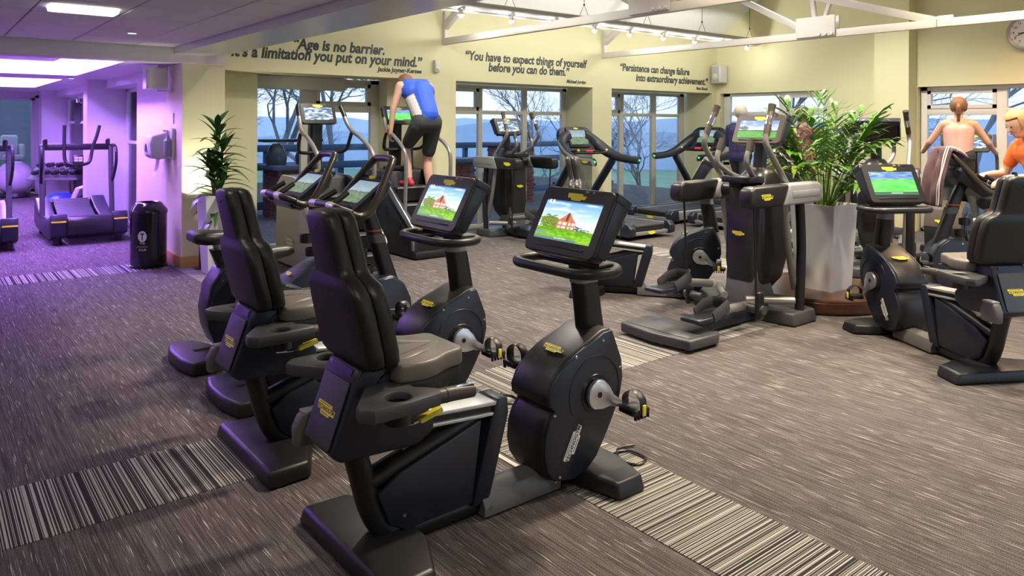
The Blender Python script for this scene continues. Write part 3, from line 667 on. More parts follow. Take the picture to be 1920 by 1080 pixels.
bare_tree(31.0, 32.0, 7.5, 25, 'bare thicket tree beyond the treadmills', 1.1)
bare_tree(23.0, 14.2, 9.0, 31, 'bare tree behind the window of the end wall', 1.1, 7)
bare_tree(30.0, 10.5, 9.5, 35, 'bare tree beyond the palm', 1.1)
def ridge(name, pts_fn, m, label):
    b_ = B(); n_ = 120; f = []
    V0 = []; V1 = []
    for i in range(n_ + 1):
        p, h_ = pts_fn(i / n_); V0.append(b_.bm.verts.new((p[0], p[1], -4))); V1.append(b_.bm.verts.new((p[0] * 1.03, p[1] * 1.03, h_)))
    for i in range(n_): b_.bm.faces.new((V0[i], V0[i + 1], V1[i + 1], V1[i]))
    b_.bm.faces.new([b_.bm.verts.new((p[0] * 1.2, p[1] * 1.2, -4)) for p, _ in (pts_fn(0), pts_fn(0.5), pts_fn(1))])
    o = b_.obj(name, m); struct(o)
def arc(r, a0, a1, base, amp, f, seed):
    def fn(t):
        a = R(a0 + (a1 - a0) * t); n_ = noise.noise(Vector((t * f, seed, 0))) + 0.5 * noise.noise(Vector((t * f * 4, seed, 3))) + 0.3 * noise.noise(Vector((t * f * 14, seed, 5)))
        return (r * math.cos(a), r * math.sin(a)), base + amp * n_
    return fn
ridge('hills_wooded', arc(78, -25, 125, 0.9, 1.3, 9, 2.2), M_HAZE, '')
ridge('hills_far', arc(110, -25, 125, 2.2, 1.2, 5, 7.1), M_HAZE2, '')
# tiled roof slope and white seat outside the side room
rs = B(); rs.prism([(21.6, -0.3), (24.5, 2.2), (24.5, -0.3)], -4.0, 6.5, 'x'); roofo = struct(rs.obj('outbuilding_roof', M_SHING))
for j in range(13):
    if j == 0:
        sm = B().box((0, 0, 0), (10.4, 0.32, 0.03), rot=('X', 0.71), bev=0.003, seg=1).mesh('shingle_course'); sm.materials.append(M_SHING)
    u = j / 13; link('shingle_course', sm, roofo, loc=(1.25, 21.6 + 2.9 * u + 0.1, -0.3 + 2.5 * u + 0.14))
rs = B(); rs.box((3.7, 17.0, 0.7), (0.2, 10, 2.4)); sd = struct(rs.obj('yard_wall', M_SHING))
for j in range(12):
    if j == 0:
        cm = B().box((0, 0, 0), (0.05, 10, 0.17), bev=0.01, seg=1).mesh('cladding_board'); cm.materials.append(M_SHING)
    link('cladding_board', cm, sd, loc=(3.59, 17.0, -0.4 + j * 0.2))
struct(B().box((3.2, 15.0, -0.08), (0.9, 9, 0.1)).obj('path_side', M_DECK)); struct(B().box((1.0, 21.2, -0.08), (8, 2.6, 0.1)).obj('path_yard', M_DECK))
t = thing('garden_chair', 'white padded chair standing outside the side room window', 'chair', (1.72, 20.7, -0.03), R(10))
B().box((0, 0, 1.02), (0.66, 0.62, 0.14), bev=0.04, seg=3).obj('seat', M_PLANTER, t); B().box((0, 0.22, 1.35), (0.56, 0.16, 0.62), bev=0.09, seg=4).obj('backrest', M_PLANTER, t)
for s_ in (-1, 1): B().box((0.34 * s_, 0.05, 1.2), (0.12, 0.5, 0.4), bev=0.05, seg=3).obj('armrest', M_PLANTER, t)
B().box((0, 0, 0.28), (0.5, 0.5, 1.36), bev=0.03).obj('plinth', M_LGREY, t); t.scale = (0.62, 0.62, 0.80)
# ================================================================== shared bits of the machines
def picture(kind, w, h, shared={}):
    """a screen picture: a fine grid of coloured cells (linear colours)"""
    if (kind, w, h) in shared: return shared[(kind, w, h)]
    NX, NY = 84, 60; me = bpy.data.meshes.new('screen_picture'); V = []; F = []; cols = []
    lin = lambda c: [((x / 255) / 12.92 if x < 11 else ((x / 255 + 0.055) / 1.055) ** 2.4) for x in c]
    mixv = lambda a, b_, t: [a[i] + (b_[i] - a[i]) * max(0, min(1, t)) for i in range(3)]
    def nz(x, y, s_): return noise.noise(Vector((x * s_, y * s_ * 1.6, 4.2)))
    def house(u, v):
        if v > 0.90 and 0.05 < u < 0.145: return (225, 235, 245) if not (0.08 < u < 0.11 and v > 0.93) else (60, 110, 170)
        if 0.19 < u < 0.45 and 0.905 < v < 0.93 and int(u * 70) % 7 != 3: return (190, 210, 235)
        if v > 0.965: return (70, 100, 150)
        if 0.36 < u < 0.60 and 0.045 < v < 0.075 and int(u * 70) % 5: return (230, 235, 225)
        if v < 0.30 + 0.015 * nz(u, v, 30):
            g = mixv((150, 205, 40), (90, 150, 30), v / 0.3 + 0.8 * nz(u, v, 14))
            if v < 0.12: g = mixv((95, 120, 125), g, v / 0.12 * 1.1 - 0.2 + (0.6 if u > 0.75 else 0))
            if v > 0.14 and v < 0.24 and u < 0.30 - (v - 0.14) * 1.0 and u > 0.0 and v < 0.21 - u * 0.25: g = (120, 140, 150)
            return g
        hx0, hx1, hc, ht = 0.32, 0.66, 0.49, 0.72
        roof = ht - abs(u - hc) * 1.5
        if hx0 < u < hx1 and v < min(roof, 0.72):
            if v > 0.50 and abs(u - 0.49) < 0.02: return (110, 60, 45)
            for (a, b_) in ((0.36, 0.40), (0.43, 0.50), (0.53, 0.57), (0.60, 0.64)):
                if a < u < b_ and (0.31 < v < 0.36 or 0.40 < v < 0.475): return (235, 228, 222)
            return mixv((212, 130, 90), (185, 95, 60), nz(u, v, 25) + 0.5)
        if 0.66 <= u < 0.97 and v < 0.41 - (u - 0.66) * 0.28 + 0.03 * nz(u, 3, 20): return (60, 75, 70) if nz(u, v, 30) < 0.05 else (200, 205, 205)
        r_ = math.hypot((u - 0.20) / 0.19, (v - 0.43) / 0.20)
        if r_ + 0.45 * nz(u, v, 18) < 0.95: return mixv((70, 95, 35), (150, 165, 70), nz(u, v, 40) + 0.5)
        s_ = mixv((215, 232, 232), (110, 165, 205), (v - 0.45) * 1.9); c = nz(u * 0.6, v, 7)
        return mixv(s_, (235, 235, 230), max(0, c * 1.6))
    def golf(u, v):
        if v > 0.90 and 0.06 < u < 0.13: return (235, 240, 245)
        if 0.17 < u < 0.42 and 0.91 < v < 0.94: return (200, 215, 240)
        if v < 0.36 + 0.04 * nz(u, v, 9): return mixv((70, 150, 60), (120, 190, 80), nz(u, v * 3, 12) + 0.4)
        if v < 0.44 + 0.04 * nz(u, 1, 12): return (70, 95, 90)
        if math.hypot((u - 0.12) / 0.13, (v - 0.56) / 0.10) < 1 + 0.4 * nz(u, v, 20): return (95, 110, 120)
        if 0.64 < u < 0.86 and v < 0.60 - abs(u - 0.75) * 0.7: return (120, 95, 130)
        return mixv((225, 230, 250), (120, 150, 225), (v - 0.45) * 2.2 + 0.5 * nz(u, v, 5))
    def field(u, v):
        if 0.05 < u < 0.26 and 0.90 < v < 0.94: return (235, 225, 120)
        if 0.38 < u < 0.64 and 0.06 < v < 0.10: return (230, 240, 235)
        if v < 0.13: return (70, 110, 90)
        if v < 0.66 + 0.06 * nz(u, v, 5): return mixv((80, 205, 85), (135, 235, 120), nz(u, v, 6) + 0.45)
        return mixv((150, 185, 215), (75, 110, 185), 0.5 + nz(u, v * 3, 6))
    def dull(u, v):
        k = nz(u, v, 8)
        if v < 0.42 + 0.06 * nz(u, 2, 7): return mixv((84, 108, 84), (120, 140, 110), k + 0.5)
        if v < 0.52 + 0.07 * nz(u, 5, 9): return mixv((78, 100, 98), (110, 130, 120), k + 0.4)
        return mixv((150, 168, 172), (112, 132, 148), (v - 0.5) * 1.8 + k * 0.4)
    def snow(u, v):
        k = nz(u, v, 6) + 0.35 * nz(u, v, 22)
        return mixv((70, 100, 130), (225, 235, 245), k * 1.6 + 0.45)
    fn = {'house': house, 'golf': golf, 'field': field, 'snow': snow, 'dull': dull}[kind]
    for j in range(NY + 1):
        for i in range(NX + 1): V.append(((i / NX - 0.5) * w, (j / NY - 0.5) * h, 0))
    for j in range(NY):
        for i in range(NX):
            a = j * (NX + 1) + i; F.append((a, a + 1, a + NX + 2, a + NX + 1)); cols += [*lin(fn((i + .5) / NX, (j + .5) / NY)), 1] * 4
    me.from_pydata(V, [], F); ca = me.color_attributes.new('picture', 'FLOAT_COLOR', 'CORNER'); ca.data.foreach_set('color', cols); me.materials.append(M_SCREEN)
    shared[(kind, w, h)] = me; return me
BADGE = [(-0.52, 0.16), (-0.50, 0.36), (0.30, 0.36), (0.34, 0.14), (0.54, 0.14), (0.52, -0.24), (0.30, -0.24), (0.26, -0.40), (-0.24, -0.40), (-0.28, -0.16), (-0.46, -0.16)]
def badge(parent, mtx, w, m=None, lettering=True):
    b_ = B(); b_.prism([(p[0] * w, p[1] * w * 0.42) for p in BADGE], 0, 0.002, 'z'); o = b_.obj('badge', m or M_YEL, parent); o.matrix_local = mtx
    if lettering:
        text('lettering', 'TECHNOGYM', M_INK, o, Matrix.Translation((0, -0.032 * w - 0.02 * w, 0.0021)), 0.165 * w, 0.0003, bold=0.003 * w)
        l_ = B(); l_.box((-0.1 * w, 0.115 * w, 0.0022), (0.62 * w, 0.016 * w, 0.0006)); l_.box((0, -0.115 * w, 0.0022), (0.40 * w, 0.016 * w, 0.0006)); l_.obj('bars', M_INK, o)
    return o
def screw(parent, p, axis='y', r=0.007): B().lathe([(0, -0.003), (r * 0.8, -0.003), (r, 0.0), (0, 0.0)], 10, p, axis).obj('screw', M_CHROME, parent)
def console(t, bot, top, kind, w=0.46, thick=0.09, scr=(0.80, 0.60), flip=False, shell=None, shelf=True):
    """touch screen console facing -X; bot, top = (x, z) of the lower and upper front edges"""
    bx, bz = bot; tx, tz = top; h = math.hypot(tx - bx, tz - bz); ux, uz = (tx - bx) / h, (tz - bz) / h; nx, nz_ = -uz, ux
    m = frame_mtx(((bx + tx) / 2, 0, (bz + tz) / 2), (0, -1, 0), (ux, 0, uz))        # local x to the viewer's right, y up, z towards the viewer
    b_ = B(); b_.loft([[(p[0] * 0.90, p[1] * 0.86 - 0.008, -thick) for p in rrect(w, h, 0.03)], [(p[0] * 0.97, p[1] * 0.97, -thick * 0.75) for p in rrect(w, h, 0.03)], [(p[0], p[1], -0.02) for p in rrect(w, h, 0.03)], [(p[0], p[1], -0.006) for p in rrect(w, h, 0.03)], [(p[0] * 0.98, p[1] * 0.975, 0.0) for p in rrect(w, h, 0.03)]])
    o = b_.obj('console', shell or M_DARK, t); o.matrix_local = m
    f = B(); f.prism([(p[0] - 0.0, p[1]) for p in rrect(w * 1.02, 0.05, 0.012)], -thick * 1.25, -0.012, 'z', 0.006); s_ = f.obj('console_hood', M_NAVY, o); s_.location = (0, h * 0.5 - 0.02, 0)
    for sx in (-1, 1): B().prism([(-0.5 * h + 0.03, -thick * 0.9), (0.5 * h - 0.01, -thick * 1.2), (0.5 * h - 0.01, -0.02), (-0.5 * h + 0.03, -0.02)], sx * w * 0.47, sx * w * 0.505, 'x', 0.004).obj('side_cheek', M_NAVY, o)
    sw, sh = w * scr[0], h * scr[1]; link('screen', picture(kind, round(sw, 3), round(sh, 3)), o, mtx=Matrix.Translation((0, -0.01 * h, 0.0015)))
    bo = B(); bo.prism([(p[0] * 0.115, p[1] * 0.115 * 0.40) for p in BADGE], 0.0, 0.003, 'z'); bb_ = bo.obj('badge', M_YEL, o); bb_.location = (0, h * 0.365, 0)
    for (dx, ww) in ((0.06, 0.022), (0.105, 0.012), (0.15, 0.022)): B().box((w * dx * 2, h * 0.455, 0.0), (ww, 0.010, 0.004), bev=0.002).obj('key', M_BLACK if dx > 0.12 else M_LGREY, o)
    if shelf: B().box((0, -h * 0.395, 0.002), (w * 0.7, 0.008, 0.006), bev=0.002).obj('card_slot', M_BLACK, o)
    return o
def pedal(parent, c, side, tilt=0.0):
    """pedal with toe strap; side = -1 right, +1 left"""
    x, y, z = c; t = B(); t.prism([(-0.055, -0.04), (-0.05, 0.05), (0.05, 0.05), (0.06, 0.0), (0.05, -0.05), (-0.04, -0.05)], -0.014, 0.012, 'z', 0.006, mtx=Matrix.Translation((x, y, z)) @ Matrix.Rotation(tilt, 4, 'Y'))
    for k in range(5): t.box((x - 0.04 + 0.02 * k, y + side * 0.045, z - 0.02), (0.008, 0.012, 0.02))
    o = t.obj('pedal', M_BLACK, parent)
    B().tube(smooth_path([(x, y - 0.052, z), (x, y - 0.05, z + 0.055), (x, y, z + 0.085), (x, y + 0.05, z + 0.055), (x, y + 0.052, z)], 5), 0.014, 8, flat=(1.6, 0.25), up=(0, 0, 1)).obj('strap', M_DARK, o)
    B().box((x, y + side * 0.06, z + 0.01), (0.022, 0.008, 0.05), bev=0.004).obj('buckle', M_YEL, o)
def crank(t, c, ang, y0, side, L=0.17):
    """crank arm lying in the XZ plane at height y0; ang measured from +X"""
    a = B(); cx, cz = c; dx, dz = math.cos(ang), math.sin(ang); px, pz = -dz, dx
    ring = [(cx - dx * 0.064 * math.cos(k * PI / 8 - PI / 2) * 1.0 + px * 0.066 * math.sin(k * PI / 8 - PI / 2) * -1, cz - dz * 0.064 * math.cos(k * PI / 8 - PI / 2) + pz * 0.066 * math.sin(k * PI / 8 - PI / 2) * -1) for k in range(9)]
    pts = ring + [(cx + dx * 0.05 - px * 0.050, cz + dz * 0.05 - pz * 0.050), (cx + dx * 0.09 - px * 0.026, cz + dz * 0.09 - pz * 0.026), (cx + dx * L - px * 0.014, cz + dz * L - pz * 0.014), (cx + dx * L + px * 0.014, cz + dz * L + pz * 0.014), (cx + dx * 0.09 + px * 0.026, cz + dz * 0.09 + pz * 0.026), (cx + dx * 0.05 + px * 0.050, cz + dz * 0.05 + pz * 0.050)]
    a.prism(pts, y0, y0 + side * 0.022, 'y', 0.003); o = a.obj('crank', M_SILVER, t)
    B().lathe([(0, 0), (0.013, 0), (0.013, 0.004), (0, 0.004)], 14, (cx, y0 + (0.0205 if side > 0 else -0.0245), cz), 'y').obj('crank_bolt', M_BLACK, o)
    pedal(t, (cx + dx * (L + 0.015), y0 + side * 0.075, cz + dz * (L + 0.015)), side)
    B().cyl((cx + dx * L, y0 + side * 0.02, cz + dz * L), (cx + dx * L, y0 + side * 0.05, cz + dz * L), 0.009).obj('pedal_axle', M_CHROME, t)
def foot(t, name, pts, h, m=None):
    b_ = B(); b_.prism(pts, 0.004, h, 'z', 0.016, 3, taper=0.93); b_.obj(name, m or M_DARK, t)

M_COVER = mat('warm_grey_plastic', (0.125, 0.120, 0.115), 0.42, var=(30, 0.06))
# ================================================================== recumbent exercise bike, facing +X
HOUS = [(1.16, 0.064), (1.24, 0.05), (1.32, 0.066), (1.385, 0.115), (1.44, 0.19), (1.49, 0.27), (1.535, 0.35), (1.557, 0.44), (1.548, 0.53), (1.518, 0.60), (1.485, 0.675), (1.43, 0.672), (1.36, 0.642), (1.27, 0.607), (1.185, 0.56), (1.122, 0.50), (1.093, 0.44), (1.10, 0.40), (1.132, 0.372), (1.100, 0.335), (1.078, 0.28), (1.07, 0.20), (1.085, 0.13), (1.115, 0.085)]
def shrink(pts, k):
    cx = sum(p[0] for p in pts) / len(pts); cy = sum(p[1] for p in pts) / len(pts); return [(cx + (p[0] - cx) * k, cy + (p[1] - cy) * k) for p in pts]
def make_recumbent(label, group, kind, loc, rz, ca=-27):
    t = thing('recumbent_bike', label, 'exercise bike', loc, rz, group)
    foot(t, 'rear_foot', [(0.20, -0.37), (0.40, -0.36), (0.50, -0.15), (0.50, 0.15), (0.40, 0.36), (0.20, 0.37)], 0.075)
    foot(t, 'front_foot', [(1.33, -0.32), (1.50, -0.32), (1.56, -0.12), (1.56, 0.12), (1.50, 0.32), (1.33, 0.32), (1.28, 0.12), (1.28, -0.12)], 0.075)
    B().tube(smooth_path([(0.235, 0, 0.50), (0.285, 0, 0.32), (0.33, 0, 0.17), (0.385, 0, 0.085), (0.48, 0, 0.05), (0.70, 0, 0.048), (1.0, 0, 0.048), (1.36, 0, 0.048)], 6), 0.046, 14).obj('main_tube', M_DARK, t)
    B().loft([[(x, s_ * 0.082 * k, z) for (s_, k, z) in ((-1, 1, 0.012), (-1, 1, 0.05), (-1, 0.72, 0.093), (-1, 0.2, 0.106), (1, 0.2, 0.106), (1, 0.72, 0.093), (1, 1, 0.05), (1, 1, 0.012))] for x in (0.80, 0.82, 1.18, 1.21)]).obj('tube_cover', M_COVER, t)
    for x in (0.83, 1.0, 1.18): screw(t, (x, -0.083, 0.045))
    B().prism([(0.33, 0.235), (0.42, 0.295), (0.80, 0.405), (0.755, 0.075), (0.45, 0.07), (0.38, 0.11)], -0.060, -0.035, 'y', 0.01).obj('side_panel', M_NAVY, t)
    B().prism([(0.33, 0.235), (0.42, 0.295), (0.80, 0.405), (0.755, 0.075), (0.45, 0.07), (0.38, 0.11)], 0.035, 0.060, 'y', 0.01).obj('side_panel', M_NAVY, t)
    screw(t, (0.44, -0.0605, 0.13)); B().tube([(0.315, 0, 0.275), (0.86, 0, 0.425)], 0.046, 12, flat=(1.0, 0.85)).obj('upper_beam', M_DARK, t)
    B().prism([(0.75, 0.06), (0.835, 0.06), (0.935, 0.40), (0.93, 0.47), (0.87, 0.47), (0.845, 0.40)], -0.066, 0.066, 'y', 0.012).obj('front_upright', M_NAVY, t)
    # seat rail
    rm = frame_mtx((0.63, 0, 0.452), (0.53, 0, -0.042), (0, 1, 0)); b_ = B(); b_.box((0, 0, 0.021), (0.58, 0.125, 0.016), bev=0.003); b_.box((0, 0, -0.021), (0.58, 0.125, 0.014), bev=0.003); o = b_.obj('seat_rail', M_ALU, t); o.matrix_local = rm
    g = B(); g.box((0, 0, 0), (0.57, 0.105, 0.03)); gg = g.obj('rail_groove', M_BLACK, o)
    for k in range(3): B().box((0.235 + 0.016 * k, -0.054, 0.0), (0.007, 0.003, 0.008)).obj('rail_dot', M_TAG, o)
    # seat carriage
    b_ = B(); b_.prism([(0.115, 0.455), (0.15, 0.425), (0.46, 0.41), (0.53, 0.45), (0.53, 0.51), (0.43, 0.60), (0.385, 0.70), (0.34, 0.735), (0.225, 0.735), (0.205, 0.70)], -0.125, 0.125, 'y', 0.014, 3); b_.obj('seat_carriage', M_NAVY, t)
    bm_ = frame_mtx((0.1545, 0.0, 0.578), (0, -1, 0), (0.09, 0, 0.245)); b_ = B(); b_.prism(rrect(0.20, 0.235, 0.012), 0, 0.004, 'z', 0.002); o = b_.obj('back_plate', M_DGREY, t); o.matrix_local = bm_
    badge(t, bm_ @ Matrix.Translation((0.0, 0.0, 0.0045)), 0.13)
    B().box((0.215, 0, 0.712), (0.012, 0.16, 0.03), rot=('Y', 0.35)).obj('recess', M_BLACK, t)
    for s_ in (-1, 1):
        B().lathe([(0, 0), (0.052, 0), (0.052, 0.006), (0.045, 0.008), (0.045, 0.004), (0, 0.004)], 24, (0.335, s_ * 0.126 - (0.006 if s_ < 0 else 0), 0.655), 'y').obj('pivot_cap', M_NAVY, t)
    # lever block on the left
    b_ = B(); b_.prism([(0.10, 0.40), (0.22, 0.40), (0.235, 0.45), (0.215, 0.515), (0.12, 0.52), (0.095, 0.47)], 0.14, 0.19, 'y', 0.01); b_.obj('adjust_knob', M_COVER, t); B().box((0.17, 0.165, 0.523), (0.085, 0.05, 0.014), bev=0.004).obj('knob_cap', M_LGREY, t); B().cyl((0.17, 0.10, 0.46), (0.17, 0.15, 0.46), 0.016).obj('knob_shaft', M_ALU, t)
    # seat
    plan = [(0.335, 0.15), (0.35, 0.185), (0.44, 0.200), (0.50, 0.190), (0.57, 0.150), (0.645, 0.135), (0.665, 0.11)]; plan = plan + [(x, -y) for x, y in plan[::-1]]
    b_ = B(); b_.prism(plan, 0.672, 0.742, 'z', 0.022, 3); b_.tube(smooth_path([(0.37, -0.10, 0.738), (0.46, -0.085, 0.744), (0.56, -0.03, 0.738), (0.60, 0.0, 0.738), (0.56, 0.03, 0.738), (0.46, 0.085, 0.744), (0.37, 0.10, 0.738)]), 0.022, 8, flat=(1.2, 0.35), up=(0, 0, 1)); b_.obj('seat', M_SEAT, t, ang=50)
    b_ = B(); b_.prism(shrink(plan, 0.97), 0.625, 0.676, 'z', 0.014, 2); b_.prism(shrink(plan, 0.72), 0.56, 0.63, 'z', 0.01, 2); b_.obj('seat_base', M_DARK, t)
    # backrest: a shell and a pad, seam between them
    prof = [(0.732, .150), (0.738, .178), (0.760, .198), (0.80, .206), (0.94, .206), (1.00, .198), (1.035, .178), (1.055, .142), (1.068, .118), (1.09, .108), (1.20, .100), (1.265, .094), (1.286, .080), (1.294, .055)]
    cxz = lambda z: 0.292 - (z - 0.72) * 0.235
    def brings(xo, depth, k):
        out = []
        for i_, (z, hw) in enumerate(prof):
            e_ = 0.72 if i_ in (0, len(prof) - 1) else (0.9 if i_ in (1, len(prof) - 2) else 1.0); q = 1.0 if z < 1.05 else 0.92
            w_, ra, x0 = hw * k, min(0.028, hw * 0.5), xo * e_ * q; ring = []
            sg = 1 if xo > 0 else -1; xi = sg * 0.0015; xf = x0
            for (cy, a0, a1) in ((-1, 0, 1), (1, 1, 0)):
                for m_ in range(5):
                    f_ = (m_ / 4 if cy < 0 else 1 - m_ / 4); an = PI / 2 * f_
                    ring.append((cxz(z) + xf - sg * ra * (1 - math.sin(an)), cy * (w_ - ra * (1 - math.cos(an))), z))
            ring += [(cxz(z) + xi + sg * 0.006, w_, z), (cxz(z) + xi, w_ - 0.006, z), (cxz(z) + xi, -w_ + 0.006, z), (cxz(z) + xi + sg * 0.006, -w_, z)]
            out.append(ring)
        return out
    B().loft(brings(-0.066, 0.060, 1.0)).obj('backrest_shell', M_VINYL, t, ang=48); B().loft(brings(0.068, 0.066, 0.99)).obj('backrest_pad', M_VINYL, t, ang=48)
    for (y, z) in ((0.0, 1.235), (0.13, 0.97), (-0.13, 0.97), (0.10, 0.76), (-0.10, 0.76)): B().lathe([(0, 0), (0.006, 0), (0.006, 0.003), (0, 0.003)], 8, (cxz(z) - 0.0665, y, z), 'x').obj('screw_hole', M_BLACK, t)
    # arms with cup holder and grip
    for s_ in (-1, 1):
        b_ = B(); b_.plate_hole([(p[0], s_ * p[1]) for p in ((0.24, 0.12), (0.18, 0.20), (0.13, 0.27), (0.125, 0.31), (0.16, 0.345), (0.30, 0.35), (0.42, 0.335), (0.45, 0.30), (0.42, 0.26), (0.38, 0.22), (0.40, 0.12))], (0.285, s_ * 0.275), 0.044, 0.625, 0.675, 0.012); o = b_.obj('arm_tray', M_DGREY, t)
        B().lathe([(0.044, 0.03), (0.044, -0.03), (0.0, -0.03), (0, -0.034), (0.048, -0.034), (0.048, 0.02)], 20, (0.285, s_ * 0.275, 0.62)).obj('cup_well', M_BLACK, o)
        B().tube([(0.40, s_ * 0.305, 0.650), (0.48, s_ * 0.305, 0.648), (0.575, s_ * 0.305, 0.640)], [0.026, 0.026, 0.024], 14).obj('grip', M_GRIP, t)
        B().cyl((0.455, s_ * 0.305, 0.649), (0.462, s_ * 0.305, 0.649), 0.0275).obj('grip_ring', M_DGREY, t)
        B().box((0.535, s_ * 0.305, 0.669), (0.09, 0.022, 0.004), bev=0.002).obj('pulse_sensor', M_CHROME, t)
    B().tube(smooth_path([(0.30, -0.20, 0.55), (0.34, -0.27, 0.565), (0.37, -0.275, 0.572)]), 0.006, 8).obj('lever_rod', M_CHROME, t); B().box((0.415, -0.275, 0.582), (0.095, 0.028, 0.022), rot=('Y', -0.22), bev=0.006).obj('seat_lever', M_YEL, t)
    # crank housing
    B().prism(HOUS, -0.115, 0.115, 'y', 0.012, 3).obj('housing', M_DARK, t)
    for s_ in (-1, 1):
        ya, yb = (-0.132, -0.112) if s_ < 0 else (0.112, 0.132)
        o = B().prism(shrink(HOUS, 0.975), ya, yb, 'y', 0.006).obj('side_cover', M_NAVY, t)
        yo = s_ * 0.132
        B().tube([(1.37 + 0.155 * math.cos(a), yo, 0.415 + 0.155 * math.sin(a)) for a in [R(-40) + R(250) * k / 30 for k in range(31)]], 0.0035, 6).obj('cover_ridge', M_NAVY, o)
        B().lathe([(0.062, 0), (0.082, 0), (0.088, 0.006), (0.076, 0.008), (0.062, 0.004)], 28, (1.37, yo if s_ > 0 else yo - 0.004, 0.405), 'y').obj('crank_ring', M_BLACK, o)
        for (x, z) in ((1.255, 0.585), (1.42, 0.63), (1.53, 0.49), (1.13, 0.36), (1.16, 0.09), (1.44, 0.20)): screw(t, (x, yo + (0.002 if s_ > 0 else 0.0), z))
        B().prism([(p[0] + 1.235, p[1] + 0.215) for p in [(q[0] * math.cos(R(61)) - q[1] * math.sin(R(61)), q[0] * math.sin(R(61)) + q[1] * math.cos(R(61))) for q in rrect(0.22, 0.066, 0.032)]], yo - 0.001, yo + 0.001, 'y').obj('logo_recess', M_DARK, o)
        lm = frame_mtx((1.235, s_ * 0.1335, 0.215), (-s_ * 0.485 if s_ > 0 else 0.485, 0, -s_ * 0.875 if s_ > 0 else 0.875), (-0.875 if s_ < 0 else -0.875, 0, 0.485))
        badge(t, lm, 0.155, M_TAG)
        crank(t, (1.37, 0.405), R(ca) if s_ < 0 else R(ca + 180), s_ * 0.14, s_)
    top_m = frame_mtx((1.235, 0.0, 0.598), (0, -1, 0), (0.75, 0, 0.36)); badge(t, top_m, 0.125)
    B().box((1.09, 0, 0.41), (0.004, 0.232, 0.004)).obj('seam', M_BLACK, t)
    # console post, handlebar loop, console
    b_ = B(); b_.loft([[(x + p[0] * w_, p[1], z) for p in rrect(1.0, 0.085, 0.03)] if False else [(x + p[0], p[1], z) for p in rrect(w_, 0.088, 0.03)] for (x, z, w_) in ((1.47, 0.62, 0.135), (1.44, 0.80, 0.125), (1.415, 0.92, 0.12), (1.39, 1.03, 0.10))]); b_.obj('post', M_BLACK, t)
    B().loft([[(x + p[0], p[1], z) for p in rrect(0.127, 0.093, 0.03)] for (x, z) in ((1.424, 0.875), (1.416, 0.925))]).obj('post_band', M_GREY, t)
    B().tube([(1.31 + p[0], p[1], 0.965) for p in rrect(0.26, 0.52, 0.11, 6)], 0.023, 12, True).obj('handlebar_loop', M_DARK, t)
    B().box((1.37, 0, 0.975), (0.10, 0.40, 0.03), bev=0.01).obj('handlebar_bridge', M_BLACK, t)
    console(t, (1.245, 1.02), (1.40, 1.305), kind)
    return t
G_REC = 'recumbent bikes'
rec1 = make_recumbent('nearest recumbent exercise bike, in the foreground, red brick house on its screen', G_REC, 'house', (1.0, 2.5, 0), 0)
rec2 = dup(rec1, (1.0, 3.55, 0), 0, 'recumbent exercise bike directly behind the nearest one, house on its screen', G_REC)
rec3 = make_recumbent('recumbent exercise bike facing away at the right edge, plain green field on its screen', G_REC, 'field', (0, 0, 0), 0, 128)
h3 = R(60); c0 = Vector((5.40, 1.81, 0)); rec3.rotation_euler = (0, 0, h3); rec3.location = c0 - Vector((math.cos(h3), math.sin(h3), 0)) * 0.33
rec4 = dup(rec1, (0, 0, 0), 0, 'recumbent bike mostly hidden behind the nearest screen, only its seat rail showing', G_REC)

